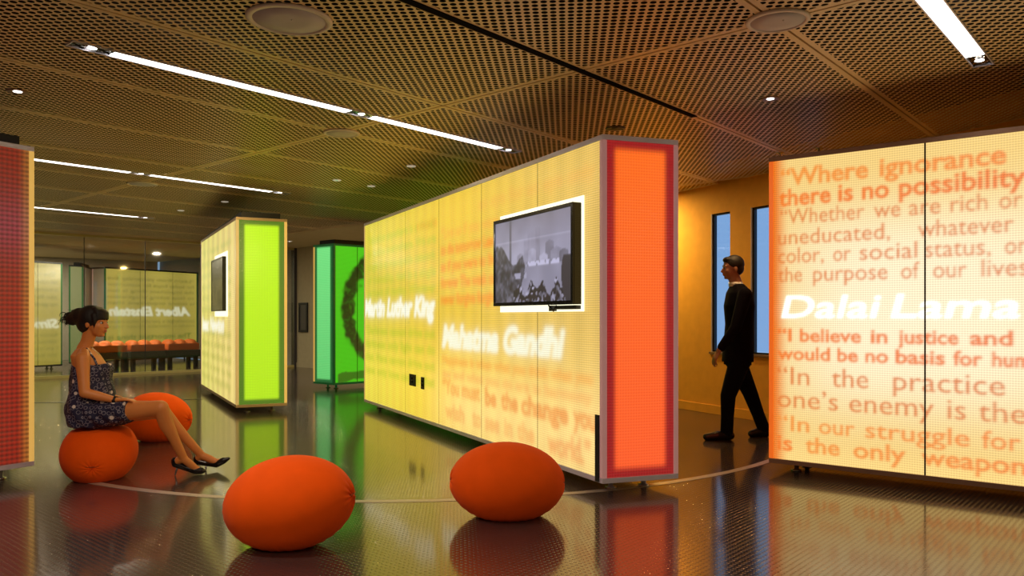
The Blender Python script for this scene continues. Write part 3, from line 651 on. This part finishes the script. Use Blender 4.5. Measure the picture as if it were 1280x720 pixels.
lightbox('stand-in for a reflected pale green lightbox end behind the glass, between the two olive lightboxes', [q0, q1, q1+n_*1.2, q0+n_*1.2], {0: (cvq, M_skin, [], 'end_panel')}, M_black, {0: M_postd, 1: M_postd})

# orange benches added behind the glass in place of reflections in it
M_or = mat('orange_fabric', (1.0, .115, .002), .8); M_orb = mat('orange_upholstery', (.95, .2, .02), .7, 0, None)
b0, b1 = atpx(112, 16.9), atpx(252, 18.9); bd = (b1-b0); bl = bd.length; bd.normalize(); ang = math.atan2(bd.y, bd.x)
for i in range(3):
    t = thing('bench', ['nearest', 'middle', 'farthest'][i]+' stand-in for a reflected orange-topped bench behind the glass, counting from the seated woman', 'bench', (*(b0+bd*(bl*(i)/3+.03)), 0), ang, 'stand-ins for reflected orange benches')
    wl_ = bl/3-.06
    bm = bmesh.new(); box(bm, 0, wl_, 0, .5, .24, .40); bobj('seat_box', bm, mat('dark_bench', (.05, .06, .03), .5), t, bevel=.01)
    bm = bmesh.new(); box(bm, .01, wl_-.01, .01, .49, .40, .56)
    for k in range(3): ball(bm, (wl_*(k+.5)/3, .25, .56), (wl_/6.3, .23, .10))
    organic('cushion', bm, M_orb, t, .02, 4)
    for x_ in (.08, wl_-.08):
        for y_ in (.08, .42): bm = bmesh.new(); box(bm, x_-.04, x_+.04, y_-.04, y_+.04, 0, .24); bobj('leg', bm, M_black, t)

# ------------------------------------------------------------ inflated fabric seats
def pouf(label, c, a, b_, depth, tilt=0, rz=0, zc=None, flat=.0, seam=None, squash_top=None, tipk=.010):
    "egg-shaped stretchy seat: gathered seam at both tips, pleats underneath"
    t = thing('pouf_seat', label, 'pouf', (c[0], c[1], 0), rz, 'orange egg-shaped seats')
    nu, nv = 180, 90; V = []; 
    zc = zc or b_*.94
    for j in range(nv+1):
        th = math.pi*j/nv
        for i in range(nu):
            ph = 2*math.pi*i/nu
            x_ = -math.cos(th); r = math.sin(th); y_ = r*math.cos(ph); z_ = r*math.sin(ph)
            pl = 0
            under = max(0, -z_-.35)*1.4
            if under > 0: pl += .005*under*math.sin(x_*46+y_*3+1.3*math.sin(ph*5))*(1 if r > .3 else r/.3)
            tip = math.exp(-((1-abs(x_))/.035)); pl += tipk*tip*math.sin(ph*13)
            sm = math.exp(-((y_+ .02)/.022)**2)*(.012 if (seam and -.9 < z_ < -.05 and y_ > -1) else 0)
            s = 1+pl*2-(.03*math.exp(-((1-abs(x_))/.010)))
            e = 1.0
            V.append([a*x_*s, depth*y_*s, b_*z_*s*e])
    V = np.array(V); ct, st = math.cos(tilt), math.sin(tilt); x0 = V[:, 0]*ct-V[:, 2]*st; z0 = V[:, 0]*st+V[:, 2]*ct; V[:, 0] = x0; V[:, 2] = z0+zc
    V[:, 2] = np.maximum(V[:, 2]*1.04-.018, 0)
    if squash_top is not None: 
        hi = V[:, 2] > squash_top-.05; V[hi, 2] = squash_top-.05+(V[hi, 2]-squash_top+.05)*.42
    if seam:
        # vertical gathered dart on the side turned to the room
        for v in V:
            if v[1] < 0 and .01 < v[2] < .24:
                k = math.exp(-((v[0]-seam-.12*(v[2]-.1))/.010)**2)*min(1, (.24-v[2])/.08); v[1] += .016*k
    Fc = []
    for j in range(nv):
        for i in range(nu): Fc.append((j*nu+i, j*nu+(i+1) % nu, (j+1)*nu+(i+1) % nu, (j+1)*nu+i))
    me = bpy.data.meshes.new('cover'); me.from_pydata(V.tolist(), [], Fc); link('cover', me, M_or, t, True)
    for sx in (-1, 1):
        bm = bmesh.new(); cx, cz2 = sx*a*.972*ct, sx*a*.972*st+zc
        limb(bm, [(cx, -.045, cz2), (cx+sx*.003, 0, cz2), (cx, .045, cz2)], [.004, .006, .004], 8); bobj('gathered_seam', bm, mat('seam_thread', (.45, .06, .003), .8) if 'seam_thread' not in bpy.data.materials else bpy.data.materials['seam_thread'], t, True)
    return t
# fabric weave and sheen on the seats
nt = M_or.node_tree; bsdf = nt.nodes['Principled BSDF']; bsdf.inputs['Sheen Weight'].default_value = .03; bsdf.inputs['Sheen Roughness'].default_value = .5; bsdf.inputs['Specular IOR Level'].default_value = .12
wv = nt.nodes.new('ShaderNodeTexNoise'); wv.inputs['Scale'].default_value = 380; bp = nt.nodes.new('ShaderNodeBump'); bp.inputs['Strength'].default_value = .25; bp.inputs['Distance'].default_value = .001
tcn = nt.nodes.new('ShaderNodeTexCoord'); nt.links.new(tcn.outputs['Object'], wv.inputs['Vector']); nt.links.new(wv.outputs['Fac'], bp.inputs['Height']); nt.links.new(bp.outputs[0], bsdf.inputs['Normal'])
pouf('orange egg-shaped seat in the left foreground, nearest the camera and slightly tilted', (-1.166, 4.09), .343, .235, .27, math.radians(7), math.radians(-4), .232)
pouf('orange egg-shaped seat in front of the long yellow wall, lying level', (-.029, 4.69), .346, .228, .27, math.radians(-2), math.radians(3), .215)
pouf('orange seat squashed round under the seated woman', (-3.075, 5.815), .30, .225, .262, math.radians(14), math.radians(108), .20, squash_top=.405, tipk=.004)
pouf('orange egg-shaped seat standing behind the legs of the seated woman', (-3.45, 7.58), .325, .235, .29, math.radians(-5), 0, .225)

# ------------------------------------------------------------ PEOPLE
M_skinw = mat('skin_warm', (.78, .28, .07), .5, 0, None, 1, Subsurface_Weight=.05); M_skinm = mat('skin_tan', (.45, .22, .13), .5)
M_hair = mat('black_hair', (.006, .003, .002), .6); M_lip = mat('lips', (.42, .07, .05), .45); M_eyew = mat('eye_white', (.7, .68, .65), .2); M_iris = mat('iris', (.015, .01, .008), .15)
M_shoe = mat('black_leather', (.008, .006, .007), .25); M_steel = mat('heel_steel', (.45, .5, .6), .2, .9)
# dress print: pale rings and dots on navy
md = bpy.data.materials.new('navy_ring_print'); md.use_nodes = True; nt = md.node_tree; b = nt.nodes['Principled BSDF']; b.inputs['Roughness'].default_value = .75
tc = nt.nodes.new('ShaderNodeTexCoord')
def vor(scale, off):
    mp = nt.nodes.new('ShaderNodeMapping'); mp.inputs['Location'].default_value = off; nt.links.new(tc.outputs['Object'], mp.inputs['Vector'])
    v = nt.nodes.new('ShaderNodeTexVoronoi'); v.inputs['Scale'].default_value = scale; v.inputs['Randomness'].default_value = .55; nt.links.new(mp.outputs[0], v.inputs['Vector']); return v.outputs['Distance']
d1 = vor(30, (0, 0, 0)); ring = math_n(nt, 'LESS_THAN', math_n(nt, 'ABSOLUTE', math_n(nt, 'SUBTRACT', d1, .40)), .055)
d2 = vor(11, (.3, .2, .1)); dot = math_n(nt, 'LESS_THAN', d2, .17)
c1 = nt.nodes.new('ShaderNodeMixRGB'); c1.inputs[1].default_value = (.012, .012, .05, 1); c1.inputs[2].default_value = (.22, .20, .26, 1); nt.links.new(ring, c1.inputs[0])
c2 = nt.nodes.new('ShaderNodeMixRGB'); c2.inputs[2].default_value = (.75, .66, .60, 1); nt.links.new(dot, c2.inputs[0]); nt.links.new(c1.outputs[0], c2.inputs[1]); nt.links.new(c2.outputs[0], b.inputs['Base Color'])

def head(bm, c, s, face=1, sy=1.0):
    "head volumes; face=+1 looks to +x, -1 to -x; c = skull centre, s = scale (head height about .225*s)"
    c = Vector(c); f = face
    P_ = lambda x, y, z: c+Vector((x*f*s, y*s, z*s))
    ball(bm, P_(-.008, 0, .018), (.094*s, .074*s, .092*s), 24)            # cranium
    ball(bm, P_(.030, 0, -.030), (.058*s, .060*s, .078*s), 20)           # face
    ball(bm, P_(.040, 0, -.082), (.036*s, .040*s, .030*s), 16)           # jaw
    ball(bm, P_(.064, 0, -.098), (.016*s, .018*s, .014*s), 12)           # chin
    for k in (-1, 1):
        ball(bm, P_(.052, k*.034, -.035), (.026*s, .022*s, .026*s), 12)   # cheek
        ball(bm, P_(-.012, k*.074, -.018), (.016*s, .007*s, .028*s), 12)  # ear
        ball(bm, P_(.074, k*.030, .010), (.014*s, .024*s, .008*s), 10)    # brow
    limb(bm, [P_(.082, 0, .000), P_(.094, 0, -.020), P_(.101, 0, -.038)], [.008*s, .010*s, .012*s], 10)   # nose
    for k in (-1, 1): ball(bm, P_(.092, k*.010, -.040), (.010*s, .007*s, .007*s), 8)
    ball(bm, P_(.082, 0, -.062), (.012*s, .022*s, .006*s), 10); ball(bm, P_(.080, 0, -.073), (.012*s, .020*s, .007*s), 10)
def face_parts(par, body, c, s, face, lips=True):
    c = Vector(c); f = face; P_ = lambda x, y, z: c+Vector((x*f*s, y*s, z*s))
    for k in (-1, 1):
        bm = bmesh.new(); ball(bm, P_(.071, k*.031, -.006), (.012*s, .013*s, .009*s), 14); e = bobj('eye', bm, M_eyew, par, True)
        bm = bmesh.new(); ball(bm, P_(.080, k*.032, -.006), (.005*s, .007*s, .007*s), 10); bobj('iris', bm, M_iris, e, True)
        bm = bmesh.new(); limb(bm, [P_(.086, k*.014, .016), P_(.086, k*.030, .021), P_(.074, k*.046, .015)], [.003*s, .004*s, .002*s], 8); bobj('eyebrow', bm, M_hair, par, True)
    if lips: bm = bmesh.new(); ball(bm, P_(.0855, 0, -.062), (.010*s, .019*s, .0045*s), 12); ball(bm, P_(.084, 0, -.070), (.010*s, .017*s, .005*s), 12); bobj('lips', bm, M_lip, par, True)
def hand(bm, wrist, fwd, up, side, s=1, curl=.3):
    "palm plus five fingers; fwd from wrist, up = back of hand, side = towards the thumb"
    w_ = Vector(wrist); f = Vector(fwd).normalized(); u = Vector(up).normalized(); d = Vector(side).normalized()
    a = d; pc = w_+f*.045*s
    ring_loft(bm, [(w_-f*.01*s, .024*s, .018*s, d, u), (w_+f*.03*s, .034*s, .015*s, d, u), (w_+f*.075*s, .040*s, .013*s, d, u), (w_+f*.088*s, .036*s, .010*s, d, u)], 14)
    for off, ln in ((.029, .068), (.010, .078), (-.010, .072), (-.029, .056)):
        p = w_+f*.080*s+d*off*s; q1_ = p+(f*math.cos(curl*.5)-u*math.sin(curl*.5))*ln*.42*s; q2 = q1_+(f*math.cos(curl*1.4)-u*math.sin(curl*1.4))*ln*.32*s; q3 = q2+(f*math.cos(curl*2.2)-u*math.sin(curl*2.2))*ln*.26*s
        limb(bm, [p, q1_, q2, q3], [.0095*s, .0088*s, .0080*s, .0068*s], 8)
    p = w_+f*.022*s+d*.026*s; q1_ = p+(f*.6+d*.7-u*.2)*.034*s; q2 = q1_+(f*.9+d*.25-u*.3)*.032*s; limb(bm, [p, q1_, q2], [.013*s, .010*s, .008*s], 8)

# --- seated woman
WB = Vector((-3.075, 5.815, 0)); wm = thing('person', 'seated woman in a navy ring-print dress and black high heels, looking right', 'person', WB)
def wp(px, py, Y=5.815): return Vector(((px-CX)/F*Y-WB.x, Y-WB.y, CZ-(py-HY)*Y/F))
hc = wp(117.5, 402.5); hs = 1.0
bm = bmesh.new()
head(bm, hc, hs)
X3, Y3, Z3 = (1, 0, 0), (0, 1, 0), (0, 0, 1)
limb(bm, [wp(113.5, 412), wp(109, 428), wp(106, 436)], [.048, .046, .056])
# trunk
ring_loft(bm, [(wp(112, 522), .125, .165, X3, Y3), (wp(112, 508), .13, .165, X3, Y3), (wp(111, 490), .098, .125, X3, Y3), (wp(112, 474), .098, .130, X3, Y3), (wp(113, 458), .108, .150, X3, Y3), (wp(107, 444), .078, .150, X3, Y3), (wp(106, 436), .05, .085, X3, Y3)], 24)
for k in (-1, 1): ball(bm, wp(123, 464)+Vector((0, k*.065, 0)), (.052, .056, .055))
# legs
hipN, hipF = wp(116, 517, 5.73)+Vector((0, 0, 0)), wp(116, 517, 5.90)
kneeN, kneeF = wp(201, 510, 5.70), wp(203, 514, 5.93)
ankN, ankF = wp(229.5, 573, 5.86), wp(251, 568, 6.07)
mid = lambda a, c, t: a+(c-a)*t
for h_, k_, a_ in ((hipN, kneeN, ankN), (hipF, kneeF, ankF)):
    limb(bm, [h_, mid(h_, k_, .45), mid(h_, k_, .85), k_], [.094, .078, .059, .056], 18)
    d_ = (a_-k_).normalized(); bk = Vector((-.9, 0, -.3)).normalized()
    limb(bm, [k_, mid(k_, a_, .3)+bk*.012, mid(k_, a_, .62)+bk*.004, a_], [.054, .053, .037, .030], 16)
# feet
hN, tN = wp(219.5, 577, 5.87), wp(256, 589, 5.93); bN = mid(hN, tN, .68)+Vector((0, 0, -.004))
hF, tF = wp(247, 574, 6.08), wp(286, 573, 6.10); bF = mid(hF, tF, .60)+Vector((0, 0, -.028))
for h_, b_, t_, a_ in ((hN, bN, tN, ankN), (hF, bF, tF, ankF)):
    limb(bm, [a_, mid(h_, a_, .35), h_+Vector((.012, 0, .0))], [.030, .030, .026], 12)
    limb(bm, [a_+Vector((.01, 0, -.01)), mid(a_, b_, .55), b_, mid(b_, t_, .7)], [.029, .029, .026, .016], 12)
# arms
shN, shF = wp(103, 449, 5.655), wp(106, 449, 5.985); elN, elF = wp(105.5, 491, 5.60), wp(109, 490, 6.0); wrN, wrF = wp(144, 500, 5.665), wp(150, 499, 5.86)
limb(bm, [shN, mid(shN, elN, .5), elN, mid(elN, wrN, .45), wrN], [.052, .042, .036, .034, .023], 14)
limb(bm, [shF, mid(shF, elF, .5), elF, mid(elF, wrF, .45), wrF], [.052, .042, .036, .034, .023], 14)
limb(bm, [shN, wp(106, 441, 5.73)], [.050, .045]); limb(bm, [shF, wp(106, 441, 5.90)], [.050, .045])
hand(bm, wrN, (1, .25, .02), (0, 0, 1), (-.2, 1, 0), .95, .28); hand(bm, wrF, (1, -.25, .0), (0, 0, 1), (.2, -1, 0), .95, .28)
organic('body', bm, M_skinw, wm, .0052, 4, .55)
face_parts(wm, None, hc, hs, 1)
# dress
bm = bmesh.new()
ring_loft(bm, [(wp(116, 531), .150, .190, X3, Y3), (wp(115, 522), .165, .200, X3, Y3), (wp(114, 505), .165, .192, X3, Y3), (wp(115, 490), .150, .168, X3, Y3), (wp(114, 474), .138, .160, X3, Y3), (wp(115.5, 462), .138, .165, X3, Y3), (wp(116, 455), .126, .155, X3, Y3)], 32)
for k in (-1, 1): ball(bm, wp(125.5, 465)+Vector((0, k*.065, 0)), (.062, .068, .066))
for k, h_, kn in ((-1, hipN, kneeN), (1, hipF, kneeF)):
    d_ = (kn-h_).normalized(); u_ = Vector((0, 0, 1)); s_ = d_.cross(u_).normalized(); u_ = s_.cross(d_)
    ring_loft(bm, [(mid(h_, kn, 0), .118, .118, s_, u_), (mid(h_, kn, .36)+u_*.004, .106, .098, s_, u_), (mid(h_, kn, .56)+u_*.006, .100, .086, s_, u_)], 24)
ring_loft(bm, [(mid(hipN, hipF, .5), .10, .115, Y3, Z3), (mid(mid(hipN, hipF, .5), mid(kneeN, kneeF, .5), .45), .10, .088, Y3, Z3)], 20)
dress = organic('dress', bm, md, wm, .007, 3, .5)
# crisp folds in the cloth
for v in dress.data.vertices:
    p = v.co; v.co += v.normal*(.0045*math.sin(p.x*60+p.z*22+3*math.sin(p.z*14))+.003*math.sin(p.y*80+p.z*20))
for k, ya, sh in ((-1, 5.70, 5.735), (1, 5.93, 5.90)):
    bm = bmesh.new(); limb(bm, [wp(121.5, 457, ya), wp(118, 448.5, ya), wp(110, 437.5, sh)+Vector((0, k*.02, .010)), wp(100.5, 441.5, sh)+Vector((0, k*.02, .006)), wp(95, 456, ya)], [.008]*5, 8); bobj('shoulder_strap', bm, md, wm, True)
bm = bmesh.new(); limb(bm, [wp(90.5, 470, 5.74), wp(88.8, 500, 5.72), wp(88.8, 526, 5.72)], [.004, .005, .004], 8); bobj('sash_tie', bm, M_hair, wm, True)
bm = bmesh.new(); ring_loft(bm, [(wrN+Vector((-.012, 0, 0)), .029, .029, Y3, Z3), (wrN+Vector((.010, 0, 0)), .027, .027, Y3, Z3)], 16); bobj('bracelet', bm, M_hair, wm, True)
# necklace
bm = bmesh.new(); pts = [wp(113, 433.5, 5.765), wp(121, 440, 5.79), wp(124, 443, 5.815), wp(121, 440, 5.84), wp(113, 433.5, 5.865)]; limb(bm, pts, [.0025]*5, 6); bobj('necklace', bm, M_chrome, wm, True)
# hair: cap, fringe, swept-back messy knot
bm = bmesh.new()
ball(bm, hc+Vector((-.022, 0, .030)), (.104, .086, .096), 24); ball(bm, hc+Vector((-.055, 0, -.012)), (.068, .078, .075), 18); ball(bm, hc+Vector((.050, 0, .060)), (.052, .064, .042), 18)
for i in range(11):
    a = -1+2*i/10; y_ = a*.060
    limb(bm, [hc+Vector((.030, y_*.7, .098)), hc+Vector((.088-.03*a*a, y_, .066)), hc+Vector((.097-.035*a*a, y_*1.08, .020+.004*random.random()))], [.016, .014, .006], 8)
for k in (-1, 1): limb(bm, [hc+Vector((.035, k*.070, .05)), hc+Vector((.042, k*.072, 0)), hc+Vector((.034, k*.064, -.045))], [.014, .010, .004], 8)
limb(bm, [hc+Vector((-.06, 0, .035)), wp(100, 395.5), wp(91, 398.5)], [.075, .066, .050], 14)
organic('hair', bm, M_hair, wm, .006, 2, .4)
bm = bmesh.new()
for i in range(80):
    a = random.uniform(-1, 1); c_ = wp(random.uniform(86, 98), random.uniform(391, 403))+Vector((0, a*.03, 0)); r = random.uniform(.022, .042); ph = random.uniform(0, 6.28); p0 = []
    sweep = random.uniform(3.6, 6.4); dr = Vector((random.uniform(-.050, .0), 0, random.uniform(-.040, .015)))
    for j in range(9): t_ = j/8; p0.append(c_+dr*t_+Vector((math.cos(ph+sweep*t_)*r*t_, a*.02*t_, math.sin(ph+sweep*t_)*r*(.3+t_*.6))))
    limb(bm, p0, [.0052-.0040*j/8 for j in range(9)], 6)
bobj('hair_knot', bm, M_hair, wm, True)
# shoes
for h_, b_, t_, tipx in ((hN, bN, tN, (219, 594, 5.875)), (hF, bF, tF, (257.5, 588.5, 6.07))):
    bm = bmesh.new(); dn = Vector((0, 0, -1))
    limb(bm, [h_+Vector((-.004, 0, .006)), h_+Vector((.0, 0, -.016)), mid(h_, b_, .5)+dn*.020, b_+dn*.012, mid(b_, t_, .6)+dn*.004, t_], [.029, .029, .023, .030, .026, .012], 12)
    sh = organic('shoe', bm, M_shoe, wm, .006, 3, .5)
    tip = Vector(((tipx[0]-CX)/F*tipx[2]-WB.x, tipx[2]-WB.y, .004)); base = h_+Vector((.012, 0, -.038))
    if tipx[0] > 240: base = mid(h_, b_, .45)+dn*.03
    bm = bmesh.new(); limb(bm, [base, mid(base, tip, .8), tip+Vector((0, 0, .006))], [.010, .006, .007], 8); bobj('heel', bm, M_steel, sh, True)

# --- walking man
MB_ = Vector((2.15, 7.67, 0)); mn = thing('person', 'man in a dark suit walking left past the slot windows', 'person', MB_)
def mp_(px, py, dy=0): return Vector(((px-CX)/F*7.67-MB_.x, dy, CZ-(py-HY)*7.67/F))
M_suit = mat('dark_suit', (.005, .004, .008), .9, Specular_IOR_Level=.1); M_trs = mat('dark_trousers', (.005, .005, .011), .9, Specular_IOR_Level=.1)
mh = mp_(915.5, 334.5)
bm = bmesh.new(); head(bm, mh, 1.03, -1); limb(bm, [mp_(917, 345), mp_(921, 358)], [.058, .064])
ring_loft(bm, [(mp_(922, 440), .11, .15, X3, Y3), (mp_(922, 400), .11, .15, X3, Y3), (mp_(922, 372), .11, .17, X3, Y3), (mp_(922, 358), .06, .11, X3, Y3)], 18)
mw = [mp_(892, 437, -.20), mp_(930, 444, .22)]
limb(bm, [mp_(908, 412, -.23), mw[0]], [.036, .027]); limb(bm, [mp_(934, 410, .23), mw[1]], [.036, .027])
hand(bm, mw[0], (-.45, .1, -.9), (-.9, 0, .45), (-.2, .9, 0), 1.1, .5); hand(bm, mw[1], (.0, .0, -1), (-1, 0, 0), (0, -1, 0), 1.1, .5)
mhip = mp_(923, 440); 
kn1, an1, kn2, an2 = mp_(907, 493, -.09), mp_(905, 537, -.10), mp_(941, 492, .09), mp_(958, 536, .10)
for k_, a_, dy in ((kn1, an1, -.09), (kn2, an2, .09)): limb(bm, [mp_(922, 440, dy), k_, a_], [.085, .05, .036])
organic('body', bm, M_skinm, mn, .007, 3, .5); face_parts(mn, None, mh, 1.03, -1)
bm = bmesh.new()
ring_loft(bm, [(mp_(922, 452), .150, .195, X3, Y3), (mp_(923, 430), .140, .180, X3, Y3), (mp_(924, 405), .132, .172, X3, Y3), (mp_(924, 382), .145, .195, X3, Y3), (mp_(924, 366), .120, .190, X3, Y3), (mp_(921.5, 355), .060, .085, X3, Y3)], 28)
limb(bm, [mp_(924, 369, -.19), mp_(911, 409, -.235), mp_(895, 433, -.205)], [.070, .054, .042]); limb(bm, [mp_(925, 369, .19), mp_(936, 408, .235), mp_(931, 438, .22)], [.070, .054, .042])
organic('jacket', bm, M_suit, mn, .009, 3, .5)
bm = bmesh.new(); ring_loft(bm, [(mp_(920.5, 358.5), .074, .080, X3, Y3), (mp_(919.3, 352.8), .066, .068, X3, Y3)], 18); bobj('shirt_collar', bm, M_white, mn, True)
bm = bmesh.new(); ring_loft(bm, [(mp_(922, 456), .13, .175, X3, Y3), (mp_(922, 435), .125, .165, X3, Y3)], 24)
for k_, a_, dy in ((kn1, an1, -.09), (kn2, an2, .09)): limb(bm, [mp_(922, 450, dy), mid(mp_(922, 450, dy), k_, .5), k_, mid(k_, a_, .6), a_], [.105, .092, .074, .062, .062], 16)
organic('trousers', bm, M_trs, mn, .009, 3, .5)
for a_, toe in ((an1, mp_(879, 545, -.12)), (an2, mp_(942, 546, .08))):
    toe.z = .035 if toe.x < 0 else .035; a2_ = Vector((a_.x+.035, a_.y, .045)); bm = bmesh.new()
    limb(bm, [a2_, mid(a2_, toe, .55)+Vector((0, 0, .008)), toe], [.042, .044, .033], 14); limb(bm, [a_, a2_], [.045, .042], 12); sh = organic('shoe', bm, M_shoe, mn, .007, 3, .5)
    for v in sh.data.vertices:
        if v.co.z < .006: v.co.z = .001
bm = bmesh.new(); ball(bm, mh+Vector((.018, 0, .034)), (.100, .084, .092), 22); ball(bm, mh+Vector((.055, 0, -.01)), (.058, .074, .066), 16); ball(bm, mh+Vector((-.045, 0, .075)), (.05, .06, .032), 14); organic('hair', bm, M_hair, mn, .007, 2, .4)

# ------------------------------------------------------------ ceiling fittings
rzV = math.atan2(Vv.y, Vv.x)
def strip(label, u, v0, v1, segs):
    o = uv2(u, v0); t = thing('linear_ceiling_light', label, 'ceiling light', (o.x, o.y, CH), rzV, 'recessed linear ceiling lights'); Ls = v1-v0; w2 = .053
    bm = bmesh.new()
    for y0, y1 in ((-w2-.008, -w2), (w2, w2+.008)): box(bm, -.008, Ls+.008, y0, y1, -.008, .012)
    for x0, x1 in ((-.008, 0), (Ls, Ls+.008)): box(bm, x0, x1, -w2, w2, -.008, .012)
    bobj('trim_frame', bm, M_alu, t)
    for kind, a, c in segs:
        a *= Ls; c *= Ls; bm = bmesh.new()
        if kind == 'd': box(bm, a, c, -w2, w2, -.004, .004); bobj('diffuser', bm, M_diff, t)
        else:
            box(bm, a, c, -w2, w2, .0, .008); sp_ = bobj('spot_plate', bm, M_chrome, t)
            bm = bmesh.new(); m_ = (a+c)/2; lathe(bm, [(.026, 0), (.026, -.004), (.020, -.005)], (m_, 0, 0), 20); bobj('spot_lens', bm, M_spot if c-a < .3 else M_spot, sp_, True)
    return t
SEG = [('s', 0, .06), ('d', .06, .50), ('s', .50, .56), ('d', .56, .94), ('s', .94, 1)]
um = W/2+.01
strip('long white ceiling light strip nearest the camera, upper left above the seated woman', um, -2.41, 1.65, SEG)
strip('second white ceiling light strip beyond the nearest one, left of the lime-ended wall', um+3.97, -2.41, 1.65, SEG)
strip('third and most distant white ceiling light strip, near the glass partition', um+7.9, -2.3, 1.65, SEG)
strip('wide white ceiling light strip at the upper right above the cream wall', um-4.0, -2.41, 1.60, SEG)
# black slot between two panel rows
o_ = uv2(-W, -3.4); t = thing('ceiling_slot', 'black open slot running diagonally between ceiling panels, top centre', 'slot', (o_.x, o_.y, CH), rzV)
bm = bmesh.new(); box(bm, 0, 4.96, -.024, .024, -.006, .01); bobj('recess', bm, M_dark, t)
bm = bmesh.new(); box(bm, 0, 4.96, .024, .029, -.007, .01); bobj('lip', bm, M_alud, t)
def speaker(px, py, dia, label):
    p = ground(px, py, CH); t = thing('ceiling_speaker', label, 'ceiling speaker', p, 0, 'round ceiling speakers'); r = dia/2
    bm = bmesh.new(); lathe(bm, [(r, 0), (r, -.006), (r*.96, -.012), (r*.86, -.014), (r*.84, -.006)], n=48); bobj('rim', bm, M_grille_rim, t, True)
    bm = bmesh.new(); lathe(bm, [(r*.845, -.004), (r*.845, -.009), (r*.4, -.013), (.001, -.014)], n=48); bobj('grille', bm, M_grille, t, True)
    bm = bmesh.new(); ball(bm, (.02, -.03, -.014), .005, 10); bobj('status_led', bm, M_white, t, True)
speaker(362, 24, .46, 'largest round grey ceiling speaker, top left above the long light strip')
speaker(972, 25, .34, 'round grey ceiling speaker where four panels meet, upper right')
speaker(427, 166, .32, 'round ceiling speaker above and right of the lime-ended wall')
speaker(178, 229.5, .35, 'round ceiling speaker beyond the second light strip, at left')
def downlight(px, py, label, r=.055, m=M_spot, rim=M_alud):
    p = ground(px, py, CH); t = thing('downlight', label, 'downlight', p, 0, 'small ceiling fittings')
    bm = bmesh.new(); lathe(bm, [(r, 0), (r, -.005), (r*.8, -.009), (r*.42, -.003)], n=24); bobj('rim', bm, rim, t, True)
    bm = bmesh.new(); lathe(bm, [(r*.4, -.002), (r*.38, -.005), (.001, -.007)], n=20); bobj('lens', bm, m, t, True)
downlight(22, 114, 'small lit downlight at the far left above the red wall', .075)
downlight(963, 123, 'small lit downlight above the gap between long wall and cream wall', .07)
M_pale = mat('pale_cap', (.7, .66, .6), .4, 0, (1, .9, .7), .25); M_gcap = mat('green_cap', (.3, .6, .4), .3, 0, (.3, 1, .5), .3)
for px, py, lb, m_ in ((421, 225, 'small greenish ceiling fitting above the back green wall', M_gcap), (514, 207.5, 'small pale ceiling cap just beyond the end of the nearest light strip', M_pale),
        (464, 232.5, 'small pale ceiling cap close to the far end of the long yellow wall', M_pale), (281, 252, 'small pale ceiling cap above the small dark screen', M_pale), (226, 263, 'tiny pale ceiling cap left of the lime-ended wall', M_pale),
        (362, 301.5, 'pale downlight in the plain ceiling by the back green wall', M_spot)): downlight(px, py, lb, .05, m_, M_pale)
downlight(769, 160, 'black disc fitting above the corner of the long wall', .085, M_black, M_black)
# sprinkler heads
for px, py, lb in ((975, 191, 'chrome sprinkler head above the left corner of the cream wall'), (1024, 185, 'chrome sprinkler head above the cream wall, right of its corner')):
    p = ground(px, py, CH); t = thing('sprinkler', lb, 'sprinkler', p, 0, 'sprinkler heads')
    bm = bmesh.new(); lathe(bm, [(.035, 0), (.035, -.004), (.012, -.008), (.010, -.03)], n=18); bobj('escutcheon', bm, M_chrome, t, True)
    bm = bmesh.new(); lathe(bm, [(.022, -.044), (.022, -.047)], n=18); limb(bm, [(.012, 0, -.02), (.014, 0, -.035), (0, 0, -.045)], [.003]*3, 6); limb(bm, [(-.012, 0, -.02), (-.014, 0, -.035), (0, 0, -.045)], [.003]*3, 6); bobj('deflector', bm, M_chrome, t)

# framed picture on the back wall
s0 = pxs(374.5, CORN, BC); s1 = pxs(385.3, CORN, BC); dd = (BC-CORN).normalized(); o_ = CORN+dd*s0; Yp = o_.y
z0, z1 = CZ-(415-HY)*Yp/F, CZ+(HY-378.5)*Yp/F
t = thing('framed_picture', 'narrow dark framed picture on the back wall beside the green wall', 'picture', (o_.x, o_.y, z0))
P0 = CORN-o_; Q0 = BC-o_
for a, c, za, zb in ((s0, s1, 0, .05), (s0, s1, z1-z0-.05, z1-z0), (s0, s0+.045, .05, z1-z0-.05), (s1-.045, s1, .05, z1-z0-.05)):
    bm = bmesh.new(); slab(bm, P0, Q0, a, c, -.035, -.001, za, zb); bobj('frame_bar', bm, M_black, t)
bm = bmesh.new(); slab(bm, P0, Q0, s0+.04, s1-.04, -.02, -.001, .04, z1-z0-.04); bobj('picture_sheet', bm, mat('grey_print', (.10, .09, .09), .4), t)
